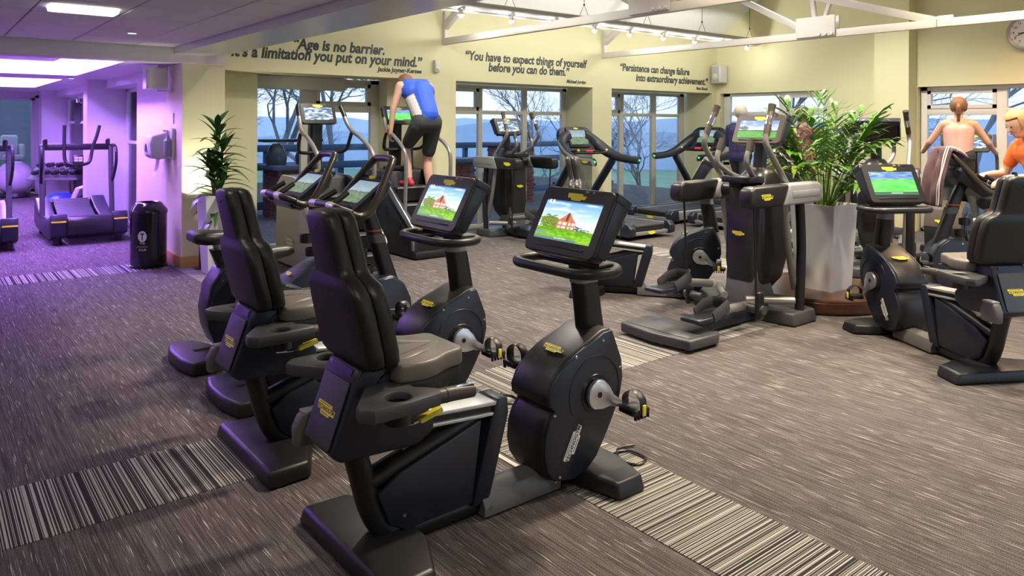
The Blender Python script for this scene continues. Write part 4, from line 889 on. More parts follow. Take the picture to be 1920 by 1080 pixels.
# ================================================================== upright exercise bike, facing +X
UH = [(0.50, 0.36), (0.515, 0.24), (0.56, 0.13), (0.62, 0.07), (0.75, 0.055), (1.05, 0.06), (1.30, 0.075), (1.42, 0.12), (1.52, 0.22), (1.565, 0.34), (1.55, 0.46), (1.50, 0.56), (1.42, 0.62), (1.32, 0.615), (1.20, 0.56), (1.10, 0.505), (1.02, 0.45), (0.92, 0.44), (0.88, 0.54), (0.80, 0.62), (0.70, 0.655), (0.60, 0.625), (0.53, 0.52)]
def make_upright(label, group, kind, loc, rz):
    t = thing('upright_bike', label, 'exercise bike', loc, rz, group)
    foot(t, 'rear_foot', [(0.36, -0.30), (0.52, -0.30), (0.60, -0.12), (0.60, 0.12), (0.52, 0.30), (0.36, 0.30), (0.32, 0.12), (0.32, -0.12)], 0.085)
    foot(t, 'front_foot', [(1.30, -0.28), (1.46, -0.28), (1.50, -0.1), (1.50, 0.1), (1.46, 0.28), (1.30, 0.28)], 0.07)
    B().tube([(0.45, 0, 0.05), (1.4, 0, 0.05)], 0.045, 12).obj('main_tube', M_DARK, t)
    B().prism(UH, -0.105, 0.105, 'y', 0.014, 3).obj('housing', M_NAVY, t)
    for s_ in (-1, 1):
        ya, yb = (-0.122, -0.10) if s_ < 0 else (0.10, 0.122)
        o = B().prism(shrink(UH, 0.965), ya, yb, 'y', 0.006).obj('side_cover', M_NAVY, t); yo = s_ * 0.122
        B().lathe([(0.06, 0), (0.11, 0), (0.12, 0.006), (0.105, 0.008), (0.06, 0.004)], 28, (0.73, yo if s_ > 0 else yo - 0.004, 0.36), 'y').obj('crank_ring', M_BLACK, o)
        B().tube([(1.02, yo, 0.44), (1.16, yo, 0.425), (1.50, yo, 0.40)], 0.004, 6).obj('cover_ridge', M_GREY, o)
        for (x, z) in ((0.56, 0.30), (0.60, 0.55), (1.30, 0.58), (1.50, 0.30)): screw(t, (x, yo + (0.002 if s_ > 0 else 0.0), z))
        badge(t, frame_mtx((1.22, s_ * 0.1235, 0.33), (-s_, 0, 0.10 * -s_ * -1), (0, 0, 1)), 0.175, M_TAG)
        crank(t, (0.73, 0.36), R(100) if s_ < 0 else R(-80), s_ * 0.13, s_)
    badge(t, frame_mtx((1.10, 0.0, 0.522), (0, -1, 0), (0.86, 0, 0.5)), 0.085)
    b_ = B(); b_.loft([[(x + p[0], p[1], z) for p in rrect(0.125, 0.085, 0.03)] for (x, z) in ((0.70, 0.52), (0.645, 0.66), (0.61, 0.745))]); b_.obj('seat_sleeve', M_BLACK, t)
    B().tube([(0.62, 0, 0.72), (0.595, 0, 0.80)], 0.034, 14).obj('seat_post', M_SILVER, t)
    ring = lambda x, hw, zt, zb: [(x, s_ * hw * k, zb + (zt - zb) * q) for (s_, k, q) in ((-1, .85, 0), (-1, 1, .4), (-1, .88, .85), (-1, .5, 1.0), (1, .5, 1.0), (1, .88, .85), (1, 1, .4), (1, .85, 0))]
    b_ = B(); b_.loft([ring(0.425, 0.10, .865, .82), ring(0.44, 0.125, .88, .805), ring(0.50, 0.14, .88, .795), ring(0.58, 0.12, .872, .79), ring(0.66, 0.065, .868, .80), ring(0.74, 0.048, .866, .81), ring(0.775, 0.04, .857, .82), ring(0.785, 0.02, .845, .828)]); b_.obj('saddle', M_VINYL, t, ang=60)
    b_ = B(); b_.loft([[(x + p[0], p[1], z) for p in rrect(w_, 0.08, 0.028)] for (x, z, w_) in ((1.46, 0.52, 0.12), (1.38, 0.75, 0.105), (1.30, 0.98, 0.095), (1.26, 1.08, 0.09))]); b_.obj('post', M_BLACK, t)
    B().loft([[(x + p[0], p[1], z) for p in rrect(0.112, 0.085, 0.028)] for (x, z) in ((1.353, 0.83), (1.335, 0.885))]).obj('post_band', M_DGREY, t)
    B().loft([[(x + p[0], p[1], z) for p in rrect(0.108, 0.086, 0.028)] for (x, z) in ((1.327, 0.905), (1.323, 0.914))]).obj('orange_band', mat('orange_band', (0.28, 0.06, 0.02), 0.5, var=(30, 0.1)), t)
    for (x, z) in ((1.30, 0.76), (1.34, 0.66)):
        B().lathe([(0.040, -0.03), (0.046, -0.025), (0.046, 0.03), (0.040, 0.03), (0.040, -0.02), (0, -0.02), (0, -0.03)], 20, (x - 0.07, 0.0, z)).obj('bottle_ring', M_BLACK, t)
    # console: a long tilted table with the screen, hoop handlebar around it
    m = frame_mtx((1.19, 0, 1.145), (0, -1, 0), (0.80, 0, 0.60)); b_ = B()
    b_.loft([[(p[0] * 0.75, p[1] * 0.8, -0.10) for p in rrect(0.36, 0.36, 0.05)], [(p[0], p[1], -0.04) for p in rrect(0.36, 0.38, 0.04)], [(p[0], p[1], 0.0) for p in rrect(0.36, 0.38, 0.03)]]); o = b_.obj('console', M_NAVY, t); o.matrix_local = m
    link('screen', picture(kind, 0.27, 0.20), o, mtx=Matrix.Translation((0, 0.035, 0.003))); b_ = B(); b_.box((0, 0.165, 0.0), (0.34, 0.045, 0.02), bev=0.006); b_.obj('console_hood', M_DARK, o)
    bo = B(); bo.prism([(p[0] * 0.09, p[1] * 0.04) for p in BADGE], 0.0, 0.003, 'z'); bb_ = bo.obj('badge', M_YEL, o); bb_.location = (0, 0.165, 0.011)
    B().box((0, -0.13, 0.012), (0.30, 0.05, 0.03), bev=0.01).obj('shelf', M_BLACK, o)
    hp = [(1.05, 0.235, 1.055), (1.11, 0.24, 1.035), (1.17, 0.235, 1.06), (1.24, 0.218, 1.145), (1.33, 0.165, 1.275), (1.385, 0.125, 1.35), (1.405, 0.085, 1.372)]
    B().tube(smooth_path([(x, -y, z) for x, y, z in hp] + hp[::-1], 5), 0.0245, 12).obj('handlebar_hoop', M_HOOP, t)
    B().tube(smooth_path([(1.05, -0.24, 1.06), (0.99, -0.20, 1.085), (0.975, -0.10, 1.10), (0.975, 0.10, 1.10), (0.99, 0.20, 1.085), (1.05, 0.24, 1.06)], 5), 0.022, 12).obj('front_handlebar', M_DARK, t)
    for s_ in (-1, 1):
        B().tube([(0.975, s_ * 0.08, 1.10), (0.975, s_ * 0.17, 1.095)], 0.0245, 12).obj('pulse_sensor', M_ALU, t)
        B().tube([(1.0, s_ * 0.10, 1.115), (1.10, s_ * 0.08, 1.17)], 0.018, 10).obj('elbow_bar', M_BLACK, t)
        B().tube([(1.13, s_ * 0.20, 1.05), (1.10, s_ * 0.12, 1.05), (1.16, s_ * 0.05, 1.05)], 0.018, 8).obj('bar_arm', M_DARK, t)
    return t
G_UP = 'upright exercise bikes'
upa = make_upright('upright bike, farthest of the four bikes in a row, nearest the white planter', G_UP, 'dull', (1.0, 5.2, 0), 0)
upb = dup(upa, (1.0, 4.35, 0), 0, 'upright bike, third in the row, its hoop handlebar above the second backrest', G_UP)
p_ = at_px(1838, 335, 6.6); hu = YAW + PI / 2 + R(-6)
upc = dup(upa, (p_.x - 1.10 * math.cos(hu), p_.y - 1.10 * math.sin(hu), 0), hu, 'upright bike ridden by the person in orange, plum jacket over its handlebar', G_UP)
h4 = R(-54); pc = at_px(1068, 300, 7.25); rec4.rotation_euler = (0, 0, h4); rec4.location = (pc.x - 0.135 * math.cos(h4), pc.y - 0.135 * math.sin(h4), 0)

# ================================================================== elliptical trainer, facing +X
def make_elliptical(label, group, kind, loc, rz, shell=M_GRIP):
    t = thing('elliptical_trainer', label, 'elliptical trainer', loc, rz, group)
    b_ = B(); b_.prism([(0.02, -0.33), (0.34, -0.335), (0.40, -0.30), (0.42, 0.0), (0.40, 0.30), (0.34, 0.335), (0.02, 0.33), (-0.02, 0.0)], 0.02, 0.095, 'z', 0.016, 3); b_.obj('rear_platform', M_DGREY, t)
    b_ = B(); b_.prism([(0.05, -0.29), (0.34, -0.295), (0.37, 0.0), (0.34, 0.295), (0.05, 0.29)], 0.0955, 0.099, 'z', 0.002); b_.obj('platform_inlay', M_DGREY, t)
    B().box((0.20, 0, 0.012), (0.20, 0.5, 0.024)).obj('platform_foot', M_BLACK, t)
    b_ = B(); b_.prism([(0.36, 0.02), (0.40, 0.095), (0.75, 0.125), (1.00, 0.16), (1.35, 0.14), (1.35, 0.02)], -0.10, 0.10, 'y', 0.02, 3); b_.obj('base_beam', M_NAVY, t)
    b_ = B(); b_.prism([(1.24, -0.40), (1.58, -0.40), (1.64, -0.25), (1.64, 0.25), (1.58, 0.40), (1.24, 0.40), (1.20, 0.2), (1.20, -0.2)], 0.004, 0.105, 'z', 0.016, 3, taper=0.95); b_.obj('front_foot', M_DGREY, t)
    b_ = B(); b_.prism([(1.02, 0.14), (1.12, 0.42), (1.25, 0.46), (1.42, 0.14)], -0.13, 0.13, 'y', 0.012); b_.obj('ramp', M_DGREY, t)
    # tall shroud
    sec = [(0.24, 1.16, 1.42, .10), (0.34, 1.12, 1.52, .15), (0.50, 1.10, 1.58, .165), (0.75, 1.11, 1.60, .165), (1.0, 1.13, 1.58, .16), (1.12, 1.17, 1.55, .15), (1.20, 1.23, 1.50, .12), (1.25, 1.28, 1.45, .08)]
    B().loft([[((a + c) / 2 + p[0], p[1], z) for p in rrect(c - a, 2 * w_, min(0.09, w_ * .8), 5)] for (z, a, c, w_) in sec]).obj('shroud', M_BLACK, t, ang=50)
    B().loft([[(a - 0.012 + p[0], p[1], z) for p in rrect(0.05, 2 * w_ * 0.8, 0.022, 4)] for (z, a, c, w_) in sec[1:6]]).obj('shroud_front', M_VINYL, t, ang=50)
    badge(t, frame_mtx((1.10 - 0.04, 0.0, 0.72), (0, -1, 0), (0, 0, 1)), 0.11, lettering=False)
    for s_ in (-1, 1):
        y = s_ * 0.33
        out = [(0.655, 1.03), (0.67, 0.985), (0.72, 0.97), (1.62, 0.972), (1.67, 0.99), (1.685, 1.06), (1.67, 1.12), (1.62, 1.14), (0.72, 1.135), (0.67, 1.115)]
        B().prism([p for p in out if p[0] < 1.2][:3] + [(1.10, 0.97), (1.19, 1.14)] + [(0.72, 1.135), (0.67, 1.115)], y - 0.06, y + 0.06, 'y', 0.025, 3).obj('side_cover', M_DARK, t)
        B().prism([(1.10, 0.97), (1.62, 0.972), (1.67, 0.99), (1.685, 1.06), (1.67, 1.12), (1.62, 1.14), (1.19, 1.14)], y - 0.06, y + 0.06, 'y', 0.02, 3).obj('front_cover', M_LGREY, t)
        B().box((1.42, y + s_ * 0.062, 1.055), (0.40, 0.006, 0.055), bev=0.003).obj('cover_groove', M_LGREY, t)
        badge(t, frame_mtx((0.86, y + s_ * 0.0615, 1.055), (-s_, 0, 0), (0, 0, 1)), 0.145, lettering=(kind == 'golf'))
        B().tube(smooth_path([(1.42, y, 1.0), (1.45, y, 0.6), (1.42, y, 0.08)]), 0.04, 12, flat=(0.7, 1)).obj('front_leg', M_DARK, t)
        B().tube(smooth_path([(1.26, y * 0.88, 1.02), (1.32, y * 0.87, 0.65), (1.44, y * 0.84, 0.26)]), 0.030, 10, flat=(0.7, 1)).obj('swing_arm', M_HANDLE, t)
        B().cyl((0.78, y, 0.99), (0.82, y, 0.32 if s_ > 0 else 0.22), 0.009).obj('pull_rod', M_BLACK, t)
        zp = 0.31 if s_ > 0 else 0.17; xp = 0.46 if s_ > 0 else 0.40
        # pedal tray with raised front rim
        b_ = B(); b_.prism([(xp - 0.22, -0.085), (xp + 0.14, -0.09), (xp + 0.19, -0.05), (xp + 0.19, 0.05), (xp + 0.14, 0.09), (xp - 0.22, 0.085)], zp, zp + 0.028, 'z', 0.006, mtx=Matrix.Translation((0, s_ * 0.20, 0))); o = b_.obj('pedal', M_NAVY, t)
        b_ = B(); b_.tube([(xp - 0.05, s_ * 0.20 - 0.085, zp + 0.03), (xp + 0.06, s_ * 0.20 - 0.09, zp + 0.075), (xp + 0.15, s_ * 0.20 - 0.07, zp + 0.09), (xp + 0.18, s_ * 0.20, zp + 0.09), (xp + 0.15, s_ * 0.20 + 0.07, zp + 0.09), (xp + 0.06, s_ * 0.20 + 0.09, zp + 0.075), (xp - 0.05, s_ * 0.20 + 0.085, zp + 0.03)], 0.045, 8, flat=(0.18, 1.0), up=(0, 0, 1)); b_.obj('pedal_rim', M_DGREY, o)
        B().box((xp - 0.02, s_ * 0.20, zp + 0.029), (0.28, 0.13, 0.004)).obj('pedal_tread', M_BLACK, o)
        B().tube([(xp + 0.17, s_ * 0.20, zp + 0.03), (0.98, s_ * 0.21, zp * 0.6 + 0.10)], 0.033, 12).obj('pedal_arm', M_HANDLE, t)
        B().box((0.86, s_ * 0.33, 0.22), (0.085, 0.05, 0.22), bev=0.025, seg=3).obj('link_block', M_BLACK, t); B().cyl((0.86, s_ * 0.20, 0.19), (0.86, s_ * 0.375, 0.19), 0.035).obj('link_axle', M_DGREY, t)
        B().cyl((1.02, s_ * 0.10, 0.2), (1.30, s_ * 0.36, 0.2), 0.03).obj('cross_tube', M_HANDLE, t)
        # moving handle: grey tube with a brown upper grip
        pts = smooth_path([(1.29, s_ * 0.30, 1.12), (1.20, s_ * 0.30, 1.22), (1.03, s_ * 0.30, 1.40), (0.995, s_ * 0.29, 1.47), (1.01, s_ * 0.285, 1.53)], 6)
        B().tube(pts, 0.024, 12).obj('moving_handle', M_HANDLE, t); B().tube([(1.01, s_ * 0.285, 1.52), (1.06, s_ * 0.275, 1.63), (1.115, s_ * 0.265, 1.72)], 0.027, 12).obj('handle_grip', M_GRIP, t)
        B().tube([(1.10, s_ * 0.267, 1.70), (1.13, s_ * 0.262, 1.765)], [0.024, 0.032], 12).obj('handle_tip', M_GRIP, t); B().tube([(1.045, s_ * 0.277, 1.60), (1.085, s_ * 0.27, 1.67)], 0.0285, 12).obj('pulse_sensor', M_CHROME, t)
        # fixed short handle
        B().tube(smooth_path([(1.22, s_ * 0.06, 1.15), (1.10, s_ * 0.10, 1.20), (0.98, s_ * 0.135, 1.28), (0.965, s_ * 0.14, 1.34), (0.99, s_ * 0.14, 1.40)], 6), 0.022, 12).obj('fixed_handle', M_HANDLE, t)
        B().tube([(0.988, s_ * 0.14, 1.395), (1.03, s_ * 0.135, 1.49)], 0.0255, 12).obj('fixed_grip', M_GRIP, t)
    B().tube([(1.25, -0.34, 1.06), (1.25, 0.34, 1.06)], 0.055, 14).obj('cross_housing', M_DARK, t)
    b_ = B(); b_.plate_hole([(p[0] + 1.12, p[1]) for p in rrect(0.26, 0.30, 0.07)], (1.06, 0.03), 0.046, 1.135, 1.185, 0.012); b_.obj('cup_tray', M_DARK, t)
    B().lathe([(0.046, 0.04), (0.046, -0.04), (0, -0.04), (0, -0.045), (0.05, -0.045), (0.05, 0.02)], 18, (1.06, 0.03, 1.14)).obj('cup_well', M_BLACK, t)
    B().tube([(1.35, 0, 1.15), (1.37, 0, 1.35), (1.40, 0, 1.52)], 0.055, 12).obj('console_neck', M_BLACK, t)
    console(t, (1.28, 1.455), (1.39, 1.69), kind, shell=shell, thick=0.08)
    return t
G_EL = 'elliptical trainers'
el2 = make_elliptical('large elliptical trainer beside the palm, golf course on its screen', G_EL, 'golf', (4.2, 3.62, 0), 0)
el1 = make_elliptical('elliptical trainer in front of the second window, pale snowy picture on its screen', G_EL, 'snow', (6.74, 7.2, 0), PI / 2, M_BLACK)
hh = R(200); pc = at_px(1643, 250, 8.0)
el3 = dup(el1, (pc.x - 1.36 * math.cos(hh), pc.y - 1.36 * math.sin(hh), 0), hh, 'elliptical trainer behind the palm turned round, black back of its console showing', G_EL)

# ================================================================== treadmill, facing +X
def make_treadmill(label, group, kind, loc, rz):
    t = thing('treadmill', label, 'treadmill', loc, rz, group)
    for s_ in (-1, 1):
        B().prism([(s_ * 0.46, 0.06), (s_ * 0.46, 0.19), (s_ * 0.42, 0.215), (s_ * 0.29, 0.215), (s_ * 0.29, 0.10), (s_ * 0.33, 0.05)], 0.12, 2.0, 'x', 0.01).obj('side_rail', M_GREY, t)
        B().box((0.95, s_ * 0.375, 0.219), (1.6, 0.11, 0.008), bev=0.003).obj('foot_strip', M_NAVY, t)
        B().prism([(0.0, 0.07), (0.0, 0.17), (0.06, 0.225), (0.20, 0.23), (0.22, 0.05), (0.05, 0.045)], s_ * 0.36, s_ * 0.47, 'y', 0.016, 3).obj('rear_cap', M_NAVY, t)
        B().tube([(1.86, s_ * 0.42, 0.18), (1.55, s_ * 0.425, 0.62), (1.22, s_ * 0.44, 1.06)], 0.068, 12, flat=(0.7, 1.0)).obj('upright', M_NAVY, t)
        # sweeping arm from the console down to the rear end
        pts = smooth_path([(1.60, s_ * 0.16, 1.40), (1.57, s_ * 0.29, 1.36), (1.47, s_ * 0.39, 1.27), (1.25, s_ * 0.45, 1.14), (1.00, s_ * 0.47, 1.08), (0.70, s_ * 0.475, 1.06)], 6)
        B().tube(pts, [0.125 - 0.060 * min(1, 1.25 * i / (len(pts) - 1)) for i in range(len(pts))], 12, flat=(0.62, 1.0), up=(0, 0, 1)).obj('arm', M_NAVY, t)
        if s_ > 0: B().tube([p + Vector((0.0, s_ * 0.030, -0.004)) for p in pts[3:]], [0.085 - 0.025 * min(1, 1.3 * i / (len(pts) - 4)) for i in range(len(pts) - 3)], 10, flat=(0.6, 0.95), up=(0, 0, 1)).obj('arm_shell', M_GREY, t)
        B().ball((0.695, s_ * 0.475, 1.065), (0.014, 0.016, 0.016), 10).obj('end_light', M_GREENLED, t)
        badge(t, frame_mtx((0.83, s_ * 0.545 if s_ > 0 else s_ * 0.518, 1.065), (-s_, 0, 0), (0, 0, 1)), 0.12, lettering=False)
        B().ball((1.22, s_ * 0.30, 1.21), 0.022, 10).obj('speed_knob', M_YEL, t)
    B().box((1.0, 0, 0.185), (1.9, 0.58, 0.03), bev=0.012).obj('belt', M_BELT, t)
    B().cyl((0.12, -0.30, 0.16), (0.12, 0.30, 0.16), 0.055, seg=20).obj('rear_roller', M_BELT, t)
    B().box((0.12, 0, 0.085), (0.16, 0.72, 0.05), bev=0.012).obj('rear_crossbar', M_GREY, t); badge(t, frame_mtx((0.038, 0, 0.09), (0, -1, 0), (0, 0, 1)), 0.14, lettering=False)
    b_ = B(); b_.prism([(1.78, 0.05), (1.74, 0.20), (1.82, 0.27), (2.05, 0.27), (2.14, 0.18), (2.14, 0.05)], -0.46, 0.46, 'y', 0.03, 3); b_.obj('motor_hood', M_NAVY, t)
    for (x, y) in ((0.3, -0.36), (0.3, 0.36), (1.9, -0.36), (1.9, 0.36)): B().cyl((x, y, 0), (x, y, 0.07), 0.03).obj('foot', M_BLACK, t)
    # dashboard
    m = frame_mtx((1.55, 0, 1.38), (0, -1, 0), (0.42, 0, 0.91)); b_ = B()
    b_.loft([[(p[0] * 0.85, p[1] * 0.8, -0.12) for p in rrect(0.74, 0.42, 0.17, 7)], [(p[0], p[1], -0.06) for p in rrect(0.76, 0.44, 0.19, 7)], [(p[0] * 0.96, p[1] * 0.95, 0.0) for p in rrect(0.76, 0.44, 0.19, 7)]]); o = b_.obj('dashboard', M_NAVY, t); o.matrix_local = m
    b_ = B(); b_.prism(rrect(0.42, 0.34, 0.02), 0.0, 0.02, 'z', 0.005); b_.obj('screen_frame', M_BLACK, o).location = (0, 0.02, 0)
    link('screen', picture(kind, 0.36, 0.24), o, mtx=Matrix.Translation((0, 0.02, 0.0212)))
    bo = B(); bo.prism([(p[0] * 0.09, p[1] * 0.038) for p in BADGE], 0.0, 0.003, 'z'); bo.obj('badge', M_YEL, o).location = (0, 0.168, 0.0205)
    B().tube([(1.27, -0.34, 1.17), (1.22, 0, 1.165), (1.27, 0.34, 1.17)], 0.017, 10).obj('front_bar', M_BLACK, t); B().box((1.30, 0, 1.20), (0.07, 0.12, 0.025), bev=0.008).obj('stop_button', M_RED, t)
    B().box((1.38, 0, 1.19), (0.16, 0.46, 0.03), bev=0.012).obj('tray', M_DARK, t)
    return t
G_TR = 'treadmills'
tm1 = make_treadmill('treadmill in front of the second window, its light grey arm towards the camera', G_TR, 'dull', (8.10, 6.95, 0), PI / 2)
tm2 = dup(tm1, (9.42, 8.2, 0), 0, 'treadmill in front of the third window, nobody on it', G_TR)
tm3 = dup(tm1, (9.55, 7.05, 0), 0, 'treadmill used by the grey-haired person in navy', G_TR)

M_CLSIDE = mat('pale_grey_panel', (0.34, 0.33, 0.26), 0.4, var=(8, 0.04))
# ================================================================== stair climber, facing +X
def make_climber(label, group, kind, loc, rz):
    t = thing('stair_climber', label, 'stair climber', loc, rz, group)
    side = [(0.02, 0.03), (0.0, 0.30), (0.05, 0.40), (0.58, 0.80), (0.72, 0.96), (0.86, 1.01), (1.20, 1.02), (1.34, 0.92), (1.38, 0.03)]
    for s_ in (-1, 1):
        B().prism(side, s_ * 0.29, s_ * 0.34, 'y', 0.012).obj('side_panel', M_CLSIDE if s_ > 0 and kind == 'snow' else M_NAVY, t)
        B().prism([(0.16, 0.14), (0.16, 0.30), (0.62, 0.66), (0.72, 0.60), (0.60, 0.14)], s_ * 0.338, s_ * 0.345, 'y', 0.003).obj('side_inset', M_DARK if kind != 'snow' else M_CLSIDE, t)
        B().prism([(0.03, 0.385), (0.0, 0.34), (0.03, 0.30), (0.64, 0.76), (0.76, 0.93), (0.72, 0.97), (0.58, 0.82)], s_ * 0.335, s_ * 0.352, 'y', 0.005).obj('edge_trim', M_SILVER, t)
        B().box((0.04, s_ * 0.345, 0.19), (0.055, 0.012, 0.16), bev=0.006).obj('rear_plate', M_LGREY, t)
        pts = smooth_path([(0.27, s_ * 0.32, 0.52), (0.25, s_ * 0.32, 0.95), (0.26, s_ * 0.32, 1.22), (0.36, s_ * 0.32, 1.34), (0.56, s_ * 0.31, 1.45), (0.74, s_ * 0.30, 1.52), (0.84, s_ * 0.28, 1.62), (0.93, s_ * 0.26, 1.78)], 6)
        B().tube(pts, 0.024, 12).obj('handrail', M_HANDLE, t); B().tube([(0.87, s_ * 0.273, 1.68), (0.945, s_ * 0.256, 1.80)], 0.027, 12).obj('handrail_grip', M_DARK, t)
        B().tube(smooth_path([(0.74, s_ * 0.30, 1.52), (0.80, s_ * 0.30, 1.42), (0.86, s_ * 0.28, 1.30), (0.95, s_ * 0.18, 1.27), (1.02, 0, 1.27)], 5), 0.020, 10).obj('front_bar', M_DARK, t)
        B().ball((0.725, s_ * 0.325, 1.50), 0.012, 8).obj('speed_button', M_RED, t)
    B().box((0.70, 0, 0.05), (1.40, 0.66, 0.08), bev=0.015).obj('base', M_DARK, t)
    for k in range(4):
        z = 0.20 + k * 0.20; x = 0.08 + k * 0.155
        o = B().box((x + 0.12, 0, z), (0.26, 0.55, 0.035), bev=0.006).obj('step', M_DGREY, t); B().box((x, 0, z - 0.08), (0.02, 0.55, 0.15)).obj('riser', M_BLACK, o); B().box((x - 0.01, 0, z + 0.01), (0.012, 0.54, 0.02)).obj('step_nose', M_SILVER, o)
    b_ = B(); b_.prism([(0.80, 0.55), (0.88, 1.0), (1.18, 1.02), (1.30, 0.92), (1.34, 0.1), (1.0, 0.1)], -0.29, 0.29, 'y', 0.02, 3); b_.obj('front_housing', M_DGREY, t); B().box((0.98, 0, 1.035), (0.22, 0.34, 0.05), bev=0.015).obj('tray', M_DARK, t); B().box((0.90, 0.0, 1.03), (0.03, 0.20, 0.012)).obj('warning_strip', M_YEL, t)
    b_ = B(); b_.loft([[(x + p[0], p[1], z) for p in rrect(0.11, 0.15, 0.03)] for (x, z) in ((1.08, 1.0), (1.07, 1.35), (1.06, 1.62))]); b_.obj('mast', M_BLACK, t)
    console(t, (0.93, 1.60), (1.02, 1.83), kind, w=0.42, thick=0.06, shell=M_BLACK, shelf=False)
    badge(t, frame_mtx((0.95, 0.348, 0.30), (-1, 0, 0), (0, 0, 1)), 0.22, M_TAG)
    return t
G_CL = 'stair climbers'
cl1 = make_climber('stair climber with pale grey side panel at the first window, nobody on it', G_CL, 'snow', (3.57, 7.02, 0), PI / 2)
cl2 = make_climber('stair climber carrying the person in the blue vest', G_CL, 'field', (4.90, 7.52, 0), PI / 2)
p_ = thing('small_towel', 'dark blue cloth hanging from the mast of the occupied stair climber', 'towel', (4.97, 8.36, 1.04))
B().loft([[(a * 0.05, b_ * 0.03, z) for (a, b_) in ((-1, -1), (1, -.8), (1, 1), (-.9, 1))] for z in (0, 0.06, 0.2, 0.26)]).obj('cloth', M_NAVYC, p_)

# ================================================================== curved treadmill, facing +X
def make_skillmill(label, group, loc, rz):
    t = thing('curved_treadmill', label, 'curved treadmill', loc, rz, group)
    curve = lambda u: 0.245 + 0.17 * (2 * u - 0.85) ** 2
    NS = 36
    sl = B().box((0, 0, 0), (0.038, 0.46, 0.018), bev=0.004, seg=1).mesh('slat'); sl.materials.append(M_DGREY)
    for k in range(NS):
        u = (k + .5) / NS; x = 0.10 + 1.5 * u; d_ = (curve(u + .01) - curve(u - .01)) / .03
        o = link('slat', sl, t, loc=(x, 0, curve(u))); o.rotation_euler = (0, -math.atan(d_), 0)
    for s_ in (-1, 1):
        top = [(0.06 + 1.6 * k / 12, curve(k / 12) + 0.035) for k in range(13)]
        B().prism([(0.0, 0.12), (-0.02, 0.30), (0.02, 0.42)] + top + [(1.70, 0.30), (1.68, 0.14), (1.5, 0.09), (0.2, 0.07)], s_ * 0.26, s_ * 0.45, 'y', 0.02, 3).obj('side_body', M_NAVY, t)
        B().box((-0.025, s_ * 0.36, 0.315), (0.012, 0.17, 0.022), bev=0.004).obj('yellow_stripe', M_YEL, t)
        B().tube([(0.95, s_ * 0.43, 0.30), (1.02, s_ * 0.43, 0.80), (1.06, s_ * 0.43, 1.28)], 0.035, 10, flat=(0.7, 1)).obj('upright', M_DGREY, t)
        B().tube(smooth_path([(1.06, s_ * 0.44, 1.27), (0.90, s_ * 0.45, 1.27), (0.82, s_ * 0.455, 1.20), (0.82, s_ * 0.455, 1.02), (0.93, s_ * 0.45, 0.86), (1.00, s_ * 0.44, 0.76)], 5), 0.021, 10).obj('side_handle', M_DARK, t)
        B().cyl((1.06, s_ * 0.39, 1.27), (1.06, s_ * 0.39, 1.35), 0.03).obj('gear_lever', M_BLACK, t); B().box((1.03, s_ * 0.39, 1.36), (0.09, 0.04, 0.018), bev=0.006).obj('lever_cap', M_GRIP, t)
        B().cyl((0.12, s_ * 0.36, 0), (0.12, s_ * 0.36, 0.10), 0.05).obj('foot', M_BLACK, t); B().cyl((1.5, s_ * 0.36, 0), (1.5, s_ * 0.36, 0.10), 0.05).obj('foot', M_BLACK, t)
    b_ = B(); b_.prism([(-0.03, 0.14), (-0.04, 0.30), (0.0, 0.37), (0.12, 0.36), (0.12, 0.10), (0.05, 0.08)], -0.27, 0.27, 'y', 0.02, 3); b_.obj('rear_roller_cover', M_BLACK, t)
    b_ = B(); b_.prism([(1.55, 0.14), (1.58, 0.45), (1.68, 0.44), (1.72, 0.2)], -0.27, 0.27, 'y', 0.02, 3); b_.obj('front_roller_cover', M_BLACK, t)
    B().box((1.07, 0, 1.25), (0.045, 0.86, 0.09), bev=0.012).obj('cross_bar', M_DARK, t)
    B().tube(smooth_path([(1.00, 0.165, 1.56), (1.01, 0.165, 1.25), (1.0, 0.155, 1.06), (0.97, 0.10, 1.01), (0.96, 0, 1.0), (0.97, -0.10, 1.01), (1.0, -0.155, 1.06), (1.01, -0.19, 1.25), (0.99, -0.235, 1.40), (0.98, -0.27, 1.56)], 5), 0.023, 12).obj('push_handle', M_DARK, t)
    b_ = B(); b_.box((0.95, 0.0, 1.06), (0.02, 0.13, 0.16), rot=('Y', 0.15), bev=0.01); o = b_.obj('display', M_BLACK, t)
    M_DISP = mat('violet_display', (0.1, 0.1, 0.1), 0.2, emit=(0.55, 0.25, 1.0), estr=1.0)
    b_ = B(); [b_.box((0.9385, (k % 2 - 0.5) * 0.055, 1.025 + 0.036 * (k // 2)), (0.002, 0.048, 0.03), rot=('Y', 0.15)) for k in range(6)]; b_.obj('display_fields', M_DISP, o)
    return t
sk2 = make_skillmill('curved slatted treadmill with U-shaped push handle next to the black bin', 'curved treadmills', (1.80, 11.15, 0), PI / 2)
sk1 = dup(sk2, (0.55, 11.05, 0), PI / 2, 'curved slatted treadmill cut off by the left edge of the picture', 'curved treadmills')

